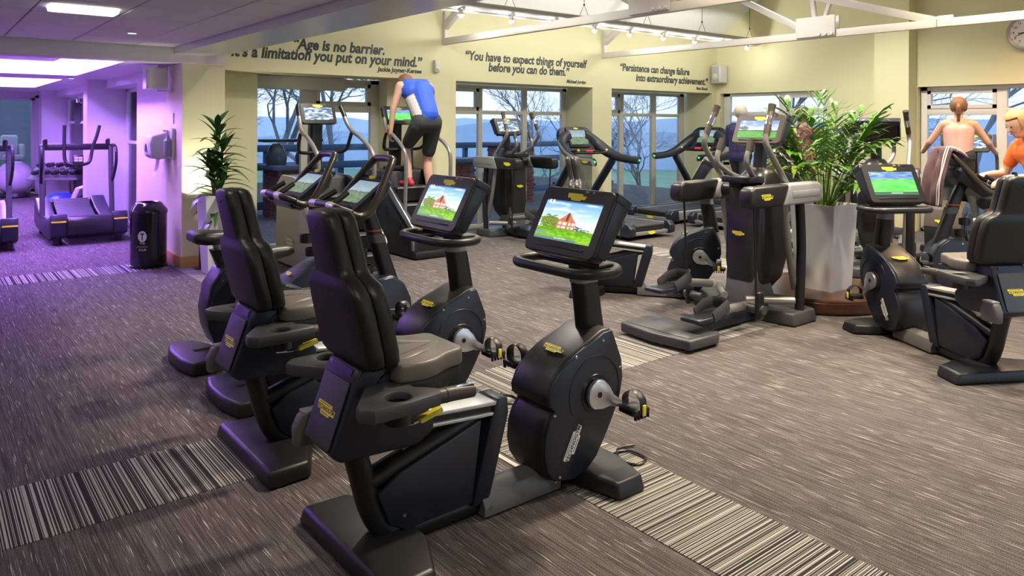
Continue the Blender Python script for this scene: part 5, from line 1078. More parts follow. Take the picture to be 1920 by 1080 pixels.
# ================================================================== rear-drive cross trainer by the right window
hx = R(8); pc = at_px(1778, 420, 9.4)
t = thing('cross_trainer', 'cross trainer with rounded rear drive drum, used by the person in the pale top', 'cross trainer', (pc.x, pc.y, 0), hx)
b_ = B(); b_.prism([(-0.28, 0.10), (-0.30, 0.35), (-0.22, 0.56), (-0.05, 0.66), (0.15, 0.62), (0.28, 0.48), (0.34, 0.25), (0.32, 0.08)], -0.21, 0.21, 'y', 0.05, 4); b_.obj('drive_drum', M_DARK, t)
B().prism([(-0.30, 0.36), (-0.23, 0.575), (-0.05, 0.675), (0.15, 0.635), (0.28, 0.50), (0.28, 0.45), (0, 0.44), (-0.28, 0.40)], -0.205, 0.205, 'y', 0.03, 3).obj('drum_top', M_GRIP, t); badge(t, frame_mtx((-0.292, 0.02, 0.43), (0, -1, 0), (0.1, 0, 1)), 0.12, lettering=False)
for s_ in (-1, 1):
    B().lathe([(0, 0), (0.17, 0), (0.18, 0.02), (0.16, 0.03), (0, 0.02)], 28, (0.02, s_ * 0.215 - (0.02 if s_ < 0 else 0), 0.36), 'y').obj('wheel_cover', M_NAVY, t)
    B().tube([(0.0, s_ * 0.27, 0.30), (0.7, s_ * 0.22, 0.26), (1.25, s_ * 0.24, 0.30)], 0.03, 10).obj('pedal_bar', M_HANDLE, t); B().prism([(0.42, -0.08), (0.78, -0.08), (0.80, 0.08), (0.42, 0.08)], 0.30, 0.33, 'z', 0.008, mtx=Matrix.Translation((0, s_ * 0.20, 0))).obj('pedal', M_BLACK, t)
    B().tube(smooth_path([(1.28, s_ * 0.26, 0.35), (1.30, s_ * 0.28, 0.8), (1.20, s_ * 0.30, 1.15), (1.02, s_ * 0.31, 1.30), (0.98, s_ * 0.31, 1.50)]), 0.022, 10).obj('moving_handle', M_HANDLE, t)
B().tube([(0.3, 0, 0.07), (1.45, 0, 0.07)], 0.05, 12).obj('base_beam', M_DARK, t); B().box((1.40, 0, 0.05), (0.14, 0.6, 0.09), bev=0.02).obj('front_foot', M_DARK, t); B().box((0.0, 0, 0.05), (0.2, 0.6, 0.09), bev=0.02).obj('rear_foot', M_DARK, t)
b_ = B(); b_.loft([[(x + p[0], p[1], z) for p in rrect(0.12, 0.10, 0.03)] for (x, z) in ((1.42, 0.06), (1.38, 0.8), (1.32, 1.28))]); b_.obj('mast', M_BLACK, t)
console(t, (1.20, 1.26), (1.29, 1.50), 'snow', w=0.42, thick=0.06, shell=M_GRIP, shelf=False)

# ================================================================== side room kit
p_ = at_px(28, 335, 15.9); t = thing('exercise_ball', 'large pearl grey exercise ball on a black ring in the violet room', 'exercise ball', (p_.x, p_.y, 0.03))
B().ball((0, 0, 0.38), 0.36, 32).obj('ball', M_BALL, t); B().lathe([(0.20, 0), (0.30, 0), (0.28, 0.07), (0.20, 0.06)], 24).obj('ring_base', M_BLACK, t)
for k in range(5): B().lathe([(0.36 * math.cos(R(60 - 30 * k)) - 0.001, 0.36 * math.sin(R(60 - 30 * k)) - 0.004), (0.36 * math.cos(R(60 - 30 * k)) + 0.003, 0.36 * math.sin(R(60 - 30 * k))), (0.36 * math.cos(R(60 - 30 * k)) - 0.001, 0.36 * math.sin(R(60 - 30 * k)) + 0.004)], 32, (0, 0, 0.38)).obj('ridge', M_BALL, t)
t = thing('balance_dome', 'blue half-ball balance trainer on the violet floor', 'balance trainer', (2.16, 16.6, 0))
B().lathe([(0, 0.26), (0.10, 0.255), (0.20, 0.22), (0.27, 0.15), (0.30, 0.07), (0.30, 0.05), (0, 0.05)], 32).obj('dome', M_BOSU, t); B().lathe([(0, 0.02), (0.31, 0.02), (0.325, 0.04), (0.31, 0.06), (0, 0.06)], 32).obj('platform', M_BLACK, t)
for k in range(3): B().cyl((0.2 * math.cos(k * 2.1), 0.2 * math.sin(k * 2.1), 0), (0.2 * math.cos(k * 2.1), 0.2 * math.sin(k * 2.1), 0.03), 0.03).obj('foot', M_BLACK, t)
t = thing('dumbbell_rack', 'grey two-tier dumbbell rack in the far corner of the violet room', 'rack', (2.25, 17.7, 0), R(-25))
for s_ in (-1, 1):
    B().tube([(s_ * 0.28, 0.15, 0.02), (s_ * 0.26, 0.05, 0.62)], 0.035, 10).obj('leg', M_HANDLE, t); B().box((s_ * 0.28, 0.05, 0.03), (0.08, 0.5, 0.05), bev=0.01).obj('foot', M_HANDLE, t)
for k, (y, z) in enumerate(((-0.10, 0.48), (0.18, 0.62))):
    B().box((0, y, z), (0.95, 0.26, 0.03), rot=('X', 0.3), bev=0.006).obj('shelf', M_HANDLE, t)
hexp = [(0.055 * math.cos(k * PI / 3), 0.055 * math.sin(k * PI / 3)) for k in range(6)]
db0 = None
for k, (y, z) in enumerate(((-0.10, 0.48), (0.18, 0.62))):
    for i in range(5):
        x = -0.34 + 0.17 * i; wpos = Matrix.Translation((2.25, 17.7, 0)) @ Matrix.Rotation(R(-25), 4, 'Z') @ Vector((x, y, z + 0.105))
        lab = '%s black dumbbell on the %s shelf of the grey rack' % (('leftmost', 'second', 'middle', 'fourth', 'rightmost')[i], ('lower', 'upper')[k]); grp = 'dumbbells on the %s shelf' % ('lower', 'upper')[k]
        if db0 is None:
            db0 = thing('dumbbell', lab, 'dumbbell', wpos, R(-25), grp)
            for s_ in (-1, 1): B().prism(hexp, s_ * 0.05, s_ * 0.13, 'y', 0.008).obj('head', M_BLACK, db0)
            B().cyl((0, -0.06, 0), (0, 0.06, 0), 0.016, seg=10).obj('handle', M_CHROME, db0)
        else: dup(db0, wpos, R(-25), lab, grp)
t = thing('stacked_mat', 'folded pale exercise mat leaning at the violet pier', 'mat', (2.32, 15.75, 0), R(70)); B().box((0, 0, 0.22), (0.6, 0.08, 0.42), rot=('X', 0.4), bev=0.02).obj('mat_body', M_LAV, t)
B().box((0, -0.045, 0.22), (0.58, 0.012, 0.03), rot=('X', 0.4)).obj('mat_fold', M_DGREY, t)
# hanging cable star in the far window
t = thing('suspension_trainer', 'metal hook star with hanging straps in the side room window', 'hook rack', (2.40, 16.0, 1.85))
for k in range(5): a = R(30 + 30 * k); B().tube([(0, 0, 0), (-0.02, 0.32 * math.cos(a), 0.22 * math.sin(a))], 0.02, 8).obj('hook_arm', M_CHROME, t)
for k in range(4): B().tube([(-0.03, -0.22 + 0.15 * k, 0.12), (-0.03, -0.22 + 0.15 * k, -0.25 - 0.05 * (k % 2))], 0.018, 6, flat=(1.4, 0.3)).obj('strap', M_DGREY, t)

# ================================================================== floor cables
for (px, pts) in ((0, [(2.585, 2.47, 0.0), (2.62, 2.52, 0), (2.72, 2.50, 0), (2.74, 2.40, 0), (2.66, 2.36, 0), (2.62, 2.44, 0), (2.70, 2.54, 0), (2.80, 2.52, 0)]), (1, [(2.585, 3.50, 0), (2.62, 3.52, 0), (2.74, 3.42, 0), (2.68, 3.32, 0), (2.60, 3.40, 0), (2.72, 3.50, 0)])):
    tag(B().tube(smooth_path([(a, b_, 0.009) for a, b_, c in pts], 6), 0.006, 6).obj('power_cable', M_BLACK), ['coiled black power cable beside the front foot of the nearest bike', 'coiled black power cable beside the second recumbent bike'][px], 'cable')
# ================================================================== plants
def square_planter(t, w0, w1, h):
    b_ = B(); b_.loft([[(sx * w0 / 2, sy * w0 / 2, 0) for sx, sy in ((-1, -1), (1, -1), (1, 1), (-1, 1))], [(sx * w1 / 2, sy * w1 / 2, h) for sx, sy in ((-1, -1), (1, -1), (1, 1), (-1, 1))], [(sx * (w1 / 2 - 0.022), sy * (w1 / 2 - 0.022), h) for sx, sy in ((-1, -1), (1, -1), (1, 1), (-1, 1))], [(sx * (w1 / 2 - 0.03), sy * (w1 / 2 - 0.03), h - 0.06) for sx, sy in ((-1, -1), (1, -1), (1, 1), (-1, 1))]]); b_.obj('pot', M_PLANTER, t)
    rnd = random.Random(5); b_ = B(); b_.grid(lambda u, v: ((u - .5) * (w1 - 0.06), (v - .5) * (w1 - 0.06), h - 0.045 + rnd.uniform(-.01, .012)), 10, 10); b_.obj('soil', M_SOIL, t)
def strap_leaf(L, w, droop, n=7, fold=0.25):
    b_ = B(); bm = b_.bm; rows = []
    for i in range(n + 1):
        u = i / n; x = L * (u - 0.10 * droop * u * u); z = L * (0.35 * u - droop * u * u); ww = w * math.sin(PI * min(1, 0.08 + 0.92 * u) ** 0.85) * 0.5 + 0.002
        rows.append([bm.verts.new((x, -ww, z + ww * fold)), bm.verts.new((x, 0, z)), bm.verts.new((x, ww, z + ww * fold))])
    for a, c in zip(rows, rows[1:]):
        for k in range(2): bm.faces.new((a[k], a[k + 1], c[k + 1], c[k]))
    return b_
# dracaena in the white planter beside the corner
pd = thing('potted_dracaena', 'leafy dark green dracaena in a tall white planter beside the corner', 'potted plant', (2.535, 8.25, 0), 0)
square_planter(pd, 0.25, 0.34, 0.83)
rnd = random.Random(11); lm = []
for (L, w_, d_) in ((0.33, 0.078, 0.36), (0.36, 0.085, 0.50), (0.28, 0.074, 0.25), (0.37, 0.088, 0.62)):
    me = strap_leaf(L, w_, d_).mesh('leaf', 60); me.materials.append(M_LEAF); lm.append(me)
for s_, (dx, dy, h_) in enumerate(((0.0, 0.0, 1.62), (0.05, 0.03, 1.40), (-0.05, 0.02, 1.22), (0.02, -0.05, 1.05))):
    B().tube(smooth_path([(dx * 0.5, dy * 0.5, 0.77), (dx * 0.8, dy, 0.95), (dx * 1.4, dy * 1.4, h_ - 0.05)]), [0.016] * 6 + [0.012] * 7, 8).obj('stem', M_STEM, pd)
    for k in range(30 if s_ == 0 else 24):
        f = k / (29 if s_ == 0 else 23); z = h_ - 0.06 - 0.46 * (1 - f) ** 1.0 + rnd.uniform(-.02, .02); a = k * 2.4 + s_ + rnd.uniform(-.3, .3)
        o = link('leaf', lm[rnd.randrange(4) if f < 0.8 else 2], pd); q = Quaternion((0, 0, 1), a) @ Quaternion((0, 1, 0), -R(-6 + 52 * f ** 1.6 + rnd.uniform(-14, 14)))
        o.rotation_mode = 'QUATERNION'; o.rotation_quaternion = q; k_ = rnd.uniform(0.8, 1.12); o.scale = (k_, k_, k_)
        u = min(1, max(0, (z - 0.95) / max(0.01, h_ - 0.95))); o.location = (dx * (0.8 + 0.6 * u), dy * (1 + 0.4 * u), z)
tl = thing('floor_uplight', 'small uplighter hidden behind the dracaena planter', 'uplighter', (2.44, 8.53, 0)); B().lathe([(0, 0), (0.06, 0), (0.06, 0.015), (0.012, 0.02), (0.012, 0.70), (0.05, 0.71), (0.05, 0.79), (0.04, 0.80), (0.038, 0.76), (0, 0.76)], 16).obj('housing', M_BLACK, tl); B().lathe([(0, 0.765), (0.036, 0.765), (0.036, 0.775), (0, 0.775)], 16).obj('lens', M_PANEL, tl)
lamp('uplight', 'SPOT', (2.44, 8.53, 0.80), 34, (1.0, 0.95, 0.75), 0.03, (2.44, 8.68, 1.0), 120, 0.9)

# palm in the large planter on a round plinth
PC = Vector((6.49, 3.64, 0))
pl = thing('round_plinth', 'low round polished walnut plinth under the big white planter', 'plinth', PC)
B().lathe([(0, 0), (0.60, 0), (0.62, 0.012), (0.62, 0.118), (0.605, 0.13), (0, 0.13)], 72).obj('drum', M_PLINTH, pl); B().lathe([(0.619, 0.02), (0.623, 0.025), (0.623, 0.10), (0.619, 0.105)], 72).obj('edge_band', M_PLINTH, pl)
pp = thing('potted_palm', 'large feathery palm in a tall white planter on the round plinth', 'potted plant', PC + Vector((0.0, -0.08, 0.13)), 0)
square_planter(pp, 0.35, 0.42, 0.765)
rnd = random.Random(4)
def frond(L, rise, droop, n, seed, m, spread=1.0):
    """feather palm frond along +X, base at the origin"""
    r_ = random.Random(seed); b_ = B(); bm = b_.bm
    P = lambda u: Vector((L * (math.cos(rise) * u + 0.20 * droop * u * u), 0, L * (math.sin(rise) * u - droop * u * u)))
    pts = [P(i / 10) for i in range(11)]
    b_.tube(pts, [0.009 * (1 - 0.8 * i / 10) for i in range(11)], 5)
    for k in range(n):
        u = 0.40 + 0.58 * k / (n - 1); p = P(u); d = (P(u + 0.01) - p).normalized()
        for s_ in (-1, 1):
            ll = (0.50 * math.sin(PI * (0.14 + 0.80 * (u - 0.40) / 0.6)) + 0.14) * L * 0.62 * r_.uniform(0.85, 1.1); w_ = 0.022 * r_.uniform(0.8, 1.2) * (1 if L > 0.7 else 0.8)
            fw = 0.75 if k < n - 2 else 2.2
            dd = (Vector((0, s_, 0)) * spread + d * fw + Vector((0, 0, r_.uniform(0.05, 0.30)))).normalized(); side = dd.cross(Vector((0, 0, 1))).normalized()
            rows = []
            for i in range(5):
                q = i / 4; c = p + dd * ll * q + Vector((0, 0, -0.40 * ll * q * q * r_.uniform(0.7, 1.3))); ww = w_ * (0.35 + 1.6 * q * (1 - q) + 0.25 * (1 - q)) if i < 4 else 0.001
                rows.append((bm.verts.new(c - side * ww + Vector((0, 0, 0.004))), bm.verts.new(c + side * ww + Vector((0, 0, 0.004)))))
            for a, c in zip(rows, rows[1:]): bm.faces.new((a[0], a[1], c[1], c[0]))
    me = b_.mesh('frond', 70); me.materials.append(m); return me
FR = [frond(1.12, R(72), 0.24, 11, 1, M_PALM), frond(1.0, R(64), 0.36, 10, 2, M_PALM), frond(1.18, R(81), 0.12, 9, 3, M_PALM), frond(0.85, R(55), 0.36, 9, 4, M_PALM2), frond(1.05, R(66), 0.52, 10, 5, M_PALM2), frond(0.75, R(48), 0.34, 8, 6, M_PALM)]
for k in range(30):
    f = k / 29; a = k * 2.399 + rnd.uniform(-.25, .25); o = link('frond', FR[rnd.choice((0, 1, 2, 3, 4, 5)) if k > 6 else (2, 0, 1, 2, 4, 0, 1)[k]], pp)
    s_ = rnd.uniform(0.85, 1.05); o.scale = (s_, s_, s_); o.rotation_euler = (0, R(rnd.uniform(-14, 10)) if k > 6 else R(-4), a)
    o.location = (0.07 * math.cos(a), 0.07 * math.sin(a), 0.71 + rnd.uniform(0, 0.08))
for k in range(9):
    a = k * 2.1; B().tube(smooth_path([(0.05 * math.cos(a), 0.05 * math.sin(a), 0.69), (0.07 * math.cos(a), 0.07 * math.sin(a), 0.98), (0.11 * math.cos(a), 0.11 * math.sin(a), 1.24)]), 0.009, 6).obj('stem', M_STEM, pp)
# ================================================================== people
def capsule_body(name, segs, mats, parent, voxel=0.011, smooth=6):
    """segs: (p, q, rp, rq, material index). One continuous skin grown over tapered limbs, coloured by the nearest limb."""
    b_ = B()
    for (p, q, ra, rb, mi) in segs:
        p, q = Vector(p), Vector(q)
        b_.ball(p, ra, 14); b_.ball(q, rb, 14)
        if (q - p).length > 1e-4: b_.tube([p, q], [ra, rb], 14)
    me = b_.mesh(name + '_cage'); o = link(name, me, None)
    r_ = o.modifiers.new('r', 'REMESH'); r_.mode = 'VOXEL'; r_.voxel_size = voxel; r_.use_smooth_shade = True
    s_ = o.modifiers.new('s', 'SMOOTH'); s_.factor = 0.5; s_.iterations = smooth
    dg = bpy.context.evaluated_depsgraph_get(); ev = bpy.data.meshes.new_from_object(o.evaluated_get(dg))
    bpy.data.objects.remove(o); bpy.data.meshes.remove(me)
    ev.materials.clear()
    for m in mats: ev.materials.append(m)
    S = [(Vector(p), Vector(q), ra, rb, mi) for (p, q, ra, rb, mi) in segs]; idx = []
    for f in ev.polygons:
        c = f.center; best = 9; bi = 0
        for (p, q, ra, rb, mi) in S:
            d = q - p; L2 = d.length_squared; u = max(0, min(1, (c - p).dot(d) / L2)) if L2 > 1e-8 else 0
            dist = (c - (p + d * u)).length - (ra + (rb - ra) * u)
            if dist < best: best = dist; bi = mi
        idx.append(bi)
    ev.polygons.foreach_set('material_index', idx); ev.shade_smooth()
    return link(name, ev, parent)
def hand_segs(w, d, pal, side, mi, curl=1.0, s=1.0):
    """wrist w, direction d along the hand, palm normal pal, thumb side vector; fingers curl towards the palm"""
    w, d, pal, sd = Vector(w), Vector(d).normalized(), Vector(pal).normalized(), Vector(side).normalized(); out = []
    out.append((w, w + d * 0.035 * s, 0.026 * s, 0.030 * s, mi))
    for k in range(4):
        o = w + d * 0.085 * s + sd * (0.028 - 0.019 * k) * s; L = (0.040, 0.045, 0.042, 0.033)[k] * s; r_ = 0.0095 * s
        out.append((w + d * 0.02 * s + sd * (0.02 - 0.013 * k) * s, o, 0.014 * s, 0.0115 * s, mi))
        a = o; ang = 0.35 * curl
        for j in range(3):
            dd = (d * math.cos(ang) + pal * math.sin(ang)); e = a + dd * L * (1, .72, .55)[j]; out.append((a, e, r_, r_ * 0.92, mi)); a = e; ang += 0.75 * curl
    a = w + d * 0.03 * s + sd * 0.025 * s; e = a + (d * 0.6 + sd * 0.8).normalized() * 0.035 * s; f = e + (d * 0.6 + pal * 0.8 * curl + sd * 0.2).normalized() * 0.030 * s
    out += [(a, e, 0.014 * s, 0.011 * s, mi), (e, f, 0.011 * s, 0.009 * s, mi)]
    return out
def head_parts(root, c, look, up, hair, style, skin=M_SKIN):
    """hair, eyes; c = head centre, look = face direction"""
    look = Vector(look).normalized(); up = Vector(up); up = (up - look * up.dot(look)).normalized(); sd = look.cross(up)
    m = Matrix(((look.x, -sd.x, up.x, c[0]), (look.y, -sd.y, up.y, c[1]), (look.z, -sd.z, up.z, c[2]), (0, 0, 0, 1)))
    b_ = B(); bm = bmesh.new(); bmesh.ops.create_uvsphere(bm, u_segments=28, v_segments=18, radius=1)
    for v in list(bm.verts):
        x, y, z = v.co; n_ = 1 + 0.05 * noise.noise(Vector((x * 6, y * 6, z * 3)) ) + 0.02 * noise.noise(Vector((x * 18, y * 18, z * 8)))
        v.co = Vector((x * 0.114, y * 0.105, z * 0.118)) * n_ + Vector((-0.012, 0, 0.018))
    kill = [f for f in bm.faces if (f.calc_center_median().x > 0.035 and f.calc_center_median().z < 0.070) or f.calc_center_median().z < -0.065 or (style == 'short' and f.calc_center_median().z < -0.03 and f.calc_center_median().x > -0.03)]
    bmesh.ops.delete(bm, geom=kill, context='FACES'); b_._merge(bm)
    if style == 'bun': b_.ball((-0.10, 0, 0.015), (0.045, 0.04, 0.045), 14)
    if style == 'pony': b_.tube(smooth_path([(-0.09, 0, 0.04), (-0.14, 0, 0.0), (-0.13, 0, -0.10), (-0.11, 0, -0.19)]), [0.025] * 6 + [0.032] * 7 + [0.022] * 5 + [0.008], 10)
    o = b_.obj('hair', hair, root, ang=60); o.matrix_local = m
    e = B()
    for s_ in (-1, 1): e.ball((0.086, s_ * 0.032, 0.008), (0.006, 0.010, 0.006), 10)
    o = e.obj('eyes', M_EYE, root); o.matrix_local = m
    l_ = B(); l_.ball((0.088, 0, -0.055), (0.008, 0.024, 0.007), 10); o = l_.obj('lips', mat('lips', (0.45, 0.15, 0.12), 0.5, var=(20, 0.1)), root); o.matrix_local = m
    return m
def head_segs(c, look, up, neck, mi):
    c, look, up = Vector(c), Vector(look).normalized(), Vector(up); up = (up - look * up.dot(look)).normalized(); sd = look.cross(up)
    return [(c + up * 0.018 - look * 0.015, c + up * 0.012 + look * 0.008, 0.094, 0.088, mi), (c - up * 0.02 + look * 0.02, c - up * 0.075 + look * 0.035, 0.072, 0.048, mi), (c + look * 0.092 - up * 0.0, c + look * 0.108 - up * 0.025, 0.010, 0.014, mi),
            (c + sd * 0.082 - up * 0.0, c + sd * 0.086 - up * 0.03, 0.014, 0.011, mi), (c - sd * 0.082, c - sd * 0.086 - up * 0.03, 0.014, 0.011, mi), (Vector(neck), c - up * 0.05 - look * 0.015, 0.056, 0.052, mi)]
def V3(*a): return Vector(a)

# --- person in the blue vest on the stair climber: heading +y, bent forward, both hands on the rails
cx, cy = 4.90, 7.52
t = thing('person', 'person in royal blue vest and charcoal shorts leaning over the stair climber', 'person', (cx, cy, 0), PI / 2)
hip = V3(0.30, 0, 1.64); chest = V3(0.52, 0, 2.02); neck = V3(0.64, 0, 2.08); headc = V3(0.77, 0.03, 2.10)
S = []
S += [(hip + V3(0, -0.07, -0.02), hip + V3(0, 0.07, -0.02), 0.135, 0.135, 2), (hip + V3(0.02, -0.05, 0.06), chest + V3(-0.06, -0.07, -0.12), 0.125, 0.125, 3), (hip + V3(0.02, 0.05, 0.06), chest + V3(-0.06, 0.07, -0.12), 0.125, 0.125, 3),
      (hip + V3(-0.03, 0, 0.08), chest + V3(-0.09, 0, -0.02), 0.13, 0.14, 1), (chest + V3(-0.02, -0.10, -0.02), chest + V3(-0.02, 0.10, -0.02), 0.125, 0.125, 1), (chest + V3(0.04, -0.12, 0.06), chest + V3(0.04, 0.12, 0.06), 0.085, 0.085, 1)]
for s_ in (-1, 1):
    sh = chest + V3(0.06, s_ * 0.21, 0.05); el = V3(0.60, s_ * 0.30, 1.78); wr = V3(0.62, s_ * 0.318, 1.515)
    S += [(sh, sh + (el - sh) * 0.3, 0.060, 0.054, 0), (sh, el, 0.056, 0.042, 0), (el, wr, 0.041, 0.028, 0)] + hand_segs(wr, (0.35, 0, -1), (0, -s_, -0.2), (1, 0, 0.2), 0, 1.1)
fl_ = [(V3(0.62, 0.11, 1.30), V3(0.52, 0.11, 0.92)), (V3(0.46, -0.11, 1.14), V3(0.38, -0.11, 0.72))]
for s_, (kn, an) in zip((1, -1), fl_):
    h_ = hip + V3(0.02, s_ * 0.10, -0.06); mid = h_ + (kn - h_) * 0.72
    S += [(h_, mid, 0.115, 0.085, 2), (mid, kn, 0.070, 0.058, 0), (kn, kn + (an - kn) * 0.4, 0.056, 0.060, 0), (kn + (an - kn) * 0.4, an, 0.058, 0.038, 0), (an, an + V3(-0.03, 0, -0.05), 0.04, 0.042, 4), (an + V3(-0.05, 0, -0.055), an + V3(0.19, 0, -0.065), 0.042, 0.036, 4)]
S += head_segs(headc, (0.9, 0.1, -0.35), (0.35, 0, 0.9), neck - V3(0.02, 0, 0.0), 0)
capsule_body('body', S, [M_SKIN, M_BLUE, M_SHORTS, M_GREYC, M_REDSHOE], t); head_parts(t, headc, (0.9, 0.1, -0.35), (0.35, 0, 0.9), M_BROWNH, 'short')

# --- grey-haired person in navy walking on the third treadmill, heading +x
t = thing('person', 'grey-blonde person in a navy top walking on the treadmill near the corner', 'person', (10.28, 7.05, 0.20), 0)
S = [(V3(0, -0.07, 0.92), V3(0, 0.07, 0.92), 0.135, 0.135, 1), (V3(0, -0.05, 1.0), V3(0.02, -0.06, 1.3), 0.135, 0.135, 1), (V3(0, 0.05, 1.0), V3(0.02, 0.06, 1.3), 0.135, 0.135, 1), (V3(0.01, -0.13, 1.36), V3(0.01, 0.13, 1.36), 0.09, 0.09, 1)]
for s_ in (-1, 1):
    S += [(V3(0, s_ * 0.20, 1.36), V3(-0.02 + 0.05 * s_, s_ * 0.25, 1.10), 0.06, 0.05, 1), (V3(-0.02 + 0.05 * s_, s_ * 0.25, 1.10), V3(0.20, s_ * 0.24, 1.0), 0.042, 0.03, 0)] + hand_segs((0.20, s_ * 0.24, 1.0), (1, 0, 0), (0, -s_, 0), (0, 0, 1), 0, 0.8)
    k_ = V3(0.10 * s_ + 0.04, s_ * 0.10, 0.50); a_ = V3(0.16 * s_ - 0.06, s_ * 0.10, 0.10)
    S += [(V3(0, s_ * 0.09, 0.86), k_, 0.10, 0.062, 2), (k_, a_, 0.06, 0.042, 2), (a_ + V3(-0.03, 0, -0.05), a_ + V3(0.17, 0, -0.055), 0.042, 0.036, 3)]
S += head_segs((0.03, 0, 1.60), (1, 0, 0), (0, 0, 1), (0.0, 0, 1.42), 0)
capsule_body('body', S, [M_SKIN, M_NAVYC, M_SHORTS, M_GREYC], t); head_parts(t, (0.03, 0, 1.60), (1, 0, 0), (0, 0, 1), M_BLONDE, 'bob')

# --- person in a pale pink top on the cross trainer, back to the camera
pcx = at_px(1797, 300, 9.85)
t = thing('person', 'person with tied-up brown hair in a pale pink top, seen from behind at the window', 'person', (pcx.x, pcx.y, 0.33), hx + R(12))
S = [(V3(0, -0.075, 0.88), V3(0, 0.075, 0.88), 0.13, 0.13, 2), (V3(0, -0.04, 0.95), V3(0, -0.06, 1.22), 0.125, 0.125, 1), (V3(0, 0.04, 0.95), V3(0, 0.06, 1.22), 0.125, 0.125, 1), (V3(0.0, -0.12, 1.29), V3(0.0, 0.12, 1.29), 0.085, 0.085, 0)]
for s_ in (-1, 1):
    el = V3(0.02, s_ * 0.33, 1.06); wr = V3(0.20, s_ * 0.42, 0.92)
    S += [(V3(0, s_ * 0.18, 1.30), el, 0.052, 0.042, 0), (el, wr, 0.04, 0.028, 0)] + hand_segs(wr, (1, 0.2 * s_, 0.3), (0, -s_, 0), (0, 0, 1), 0, 1.0)
    k_ = V3(0.18 if s_ > 0 else 0.10, s_ * 0.12, 0.46); a_ = V3(-0.02, s_ * 0.19, 0.09)
    S += [(V3(0, s_ * 0.09, 0.82), k_, 0.10, 0.06, 2), (k_, a_, 0.058, 0.04, 2), (a_ + V3(-0.04, 0, -0.05), a_ + V3(0.16, 0, -0.05), 0.04, 0.035, 3)]
S += head_segs((0.04, 0, 1.53), (1, 0, 0), (0, 0, 1), (0.0, 0, 1.34), 0)
capsule_body('body', S, [M_SKIN, M_PALE, M_SHORTS, M_GREYC], t); head_parts(t, (0.04, 0, 1.53), (1, 0, 0), (0, 0, 1), M_BROWNH, 'pony')

# --- person in orange riding the upright bike at the right edge
t = thing('person', 'fair-haired person in orange leaning on the handlebar at the right edge', 'person', upc.location.copy(), hu)
hip = V3(0.50, 0, 0.98); chest = V3(0.64, 0, 1.38); neck = V3(0.70, 0, 1.53); hc = V3(0.79, 0.0, 1.625)
S = [(hip + V3(0, -0.08, 0), hip + V3(0, 0.08, 0), 0.14, 0.14, 2), (hip + V3(0.03, 0, 0.1), chest + V3(-0.04, 0, -0.06), 0.14, 0.15, 1), (chest + V3(0, -0.10, 0), chest + V3(0, 0.10, 0), 0.13, 0.13, 1), (chest + V3(0.03, -0.13, 0.06), chest + V3(0.03, 0.13, 0.06), 0.085, 0.085, 1)]
for s_ in (-1, 1):
    sh = chest + V3(0.04, s_ * 0.20, 0.04); el = V3(0.74, s_ * 0.31, 1.17); wr = V3(0.955, s_ * 0.19, 1.165)
    S += [(sh, sh + (el - sh) * 0.55, 0.068, 0.06, 1), (sh, el, 0.052, 0.042, 0), (el, wr, 0.042, 0.029, 0)] + hand_segs(wr, (0.9, 0, -0.25), (0, 0, -1), (0, -s_, 0.1), 0, 0.9)
    kn = V3(0.98, s_ * 0.12, 0.72) if s_ > 0 else V3(0.90, s_ * 0.12, 0.62); an = V3(0.76, s_ * 0.20, 0.33) if s_ > 0 else V3(0.74, s_ * 0.20, 0.60)
    an = V3(0.76, s_ * 0.215, 0.30) if s_ > 0 else V3(0.70, s_ * 0.215, 0.66)
    if s_ < 0: kn = V3(1.0, s_ * 0.14, 0.92)
    S += [(hip + V3(0.02, s_ * 0.09, -0.02), kn, 0.11, 0.066, 2), (kn, an, 0.06, 0.04, 0), (an + V3(-0.05, 0, -0.04), an + V3(0.17, 0, -0.05), 0.042, 0.035, 3)]
S += head_segs(hc, (0.85, 0.1, -0.4), (0.4, 0, 0.9), neck - V3(0.02, 0, 0.02), 0)
capsule_body('body', S, [M_SKIN, M_ORANGE, M_SHORTS, M_GREYC], t); head_parts(t, hc, (0.85, 0.1, -0.4), (0.4, 0, 0.9), M_FAIRH, 'short')
w_ = thing('wristwatch', 'dark watch on the wrist of the person in orange', 'watch', upc.location.copy(), hu)
B().lathe([(0.033, -0.012), (0.037, -0.012), (0.037, 0.012), (0.033, 0.012)], 20, (0.925, 0.205, 1.17), 'x').obj('strap', M_BLACK, w_); B().lathe([(0, 0.0), (0.02, 0.0), (0.02, 0.01), (0, 0.01)], 16, (0.925, 0.205, 1.203)).obj('dial', M_BLACK, w_)
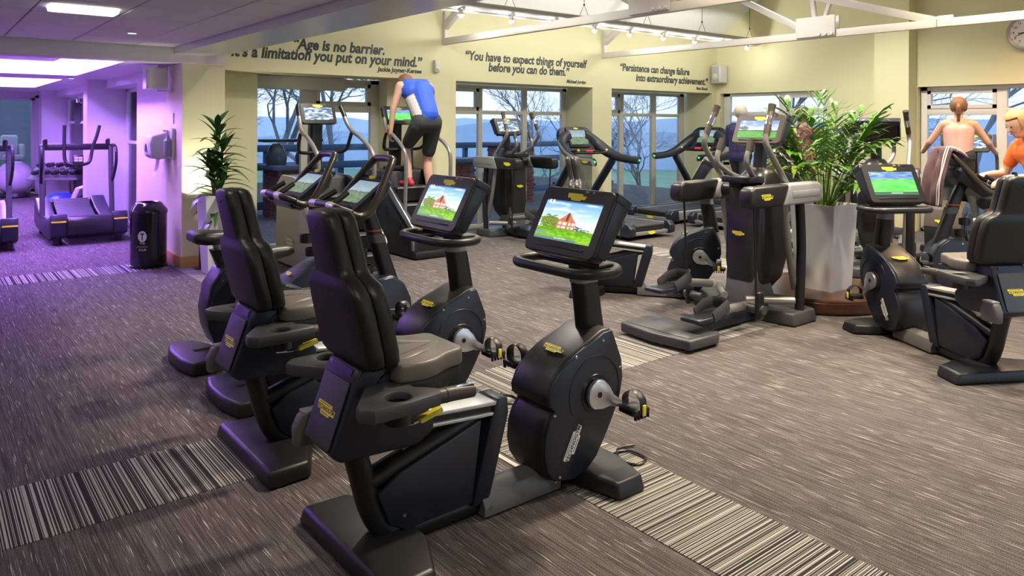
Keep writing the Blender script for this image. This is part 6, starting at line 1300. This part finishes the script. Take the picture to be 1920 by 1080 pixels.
# plum jacket draped over the handlebar hoop
w_ = thing('draped_jacket', 'plum jacket with white piping draped over the upright bike handlebar', 'jacket', upc.location.copy(), hu)
def jac(u, v):
    y = -0.20 + 0.36 * v; n_ = 0.018 * noise.noise(Vector((u * 5, v * 7, 1.3)))
    if u < 0.4: q = u / 0.4; x, z = 1.28 + 0.16 * q, 1.335 + 0.085 * math.sin(q * PI / 2)
    else: q = (u - 0.4) / 0.6; x, z = 1.44 + 0.075 * math.sin(q * PI / 2) + 0.015 * math.sin(v * 12), 1.42 - 0.52 * q
    return (x + n_ * 1.4, y + n_ + 0.03 * (1 - u), z + n_)
b_ = B(); b_.grid(jac, 26, 18); o = b_.obj('cloth', M_PLUM, w_, ang=80); o.modifiers.new('s', 'SOLIDIFY').thickness = 0.02
for dv in (0.94, 0.86): B().tube([Vector(jac(i / 20, dv)) + Vector((0.010, 0.0, 0.010)) for i in range(21)], 0.006, 6).obj('piping', M_TAG, w_)
# --- dark-haired person mostly hidden behind the palm
pq = at_px(1502, 300, 9.7)
t = thing('person', 'dark-haired person in a dark red top half hidden behind the palm', 'person', (pq.x, pq.y, 0.18), R(10))
S = [(V3(0, -0.07, 0.88), V3(0, 0.07, 0.88), 0.13, 0.13, 2), (V3(0, 0, 0.95), V3(0, 0, 1.25), 0.145, 0.15, 1), (V3(0, -0.13, 1.33), V3(0, 0.13, 1.33), 0.09, 0.09, 1)]
for s_ in (-1, 1):
    S += [(V3(0, s_ * 0.20, 1.33), V3(0.02, s_ * 0.26, 1.07), 0.058, 0.046, 1), (V3(0.02, s_ * 0.26, 1.07), V3(0.22, s_ * 0.22, 1.02), 0.042, 0.03, 0)] + hand_segs((0.22, s_ * 0.22, 1.02), (1, 0, 0), (0, -s_, 0), (0, 0, 1), 0, 0.8)
    S += [(V3(0, s_ * 0.09, 0.82), V3(0.05 * s_, s_ * 0.1, 0.46), 0.10, 0.06, 2), (V3(0.05 * s_, s_ * 0.1, 0.46), V3(0.02 * s_, s_ * 0.1, 0.08), 0.058, 0.04, 2), (V3(0.02 * s_ - .03, s_ * 0.1, 0.035), V3(0.02 * s_ + .16, s_ * 0.1, 0.03), 0.04, 0.034, 3)]
S += head_segs((0.03, 0, 1.55), (1, 0, 0), (0, 0, 1), (0, 0, 1.38), 0)
capsule_body('body', S, [M_SKIN, mat('dark_red_top', (0.16, 0.03, 0.06), 0.8, var=(20, 0.3)), M_SHORTS, M_GREYC], t); head_parts(t, (0.03, 0, 1.55), (1, 0, 0), (0, 0, 1), M_DARKH, 'bob')
tm4 = dup(tm1, (pq.x - 0.75, pq.y, 0), R(10), 'treadmill behind the palm used by the dark-haired person', G_TR); tm4.location = (pq.x - 0.78 * math.cos(R(10)), pq.y - 0.78 * math.sin(R(10)), -0.0)
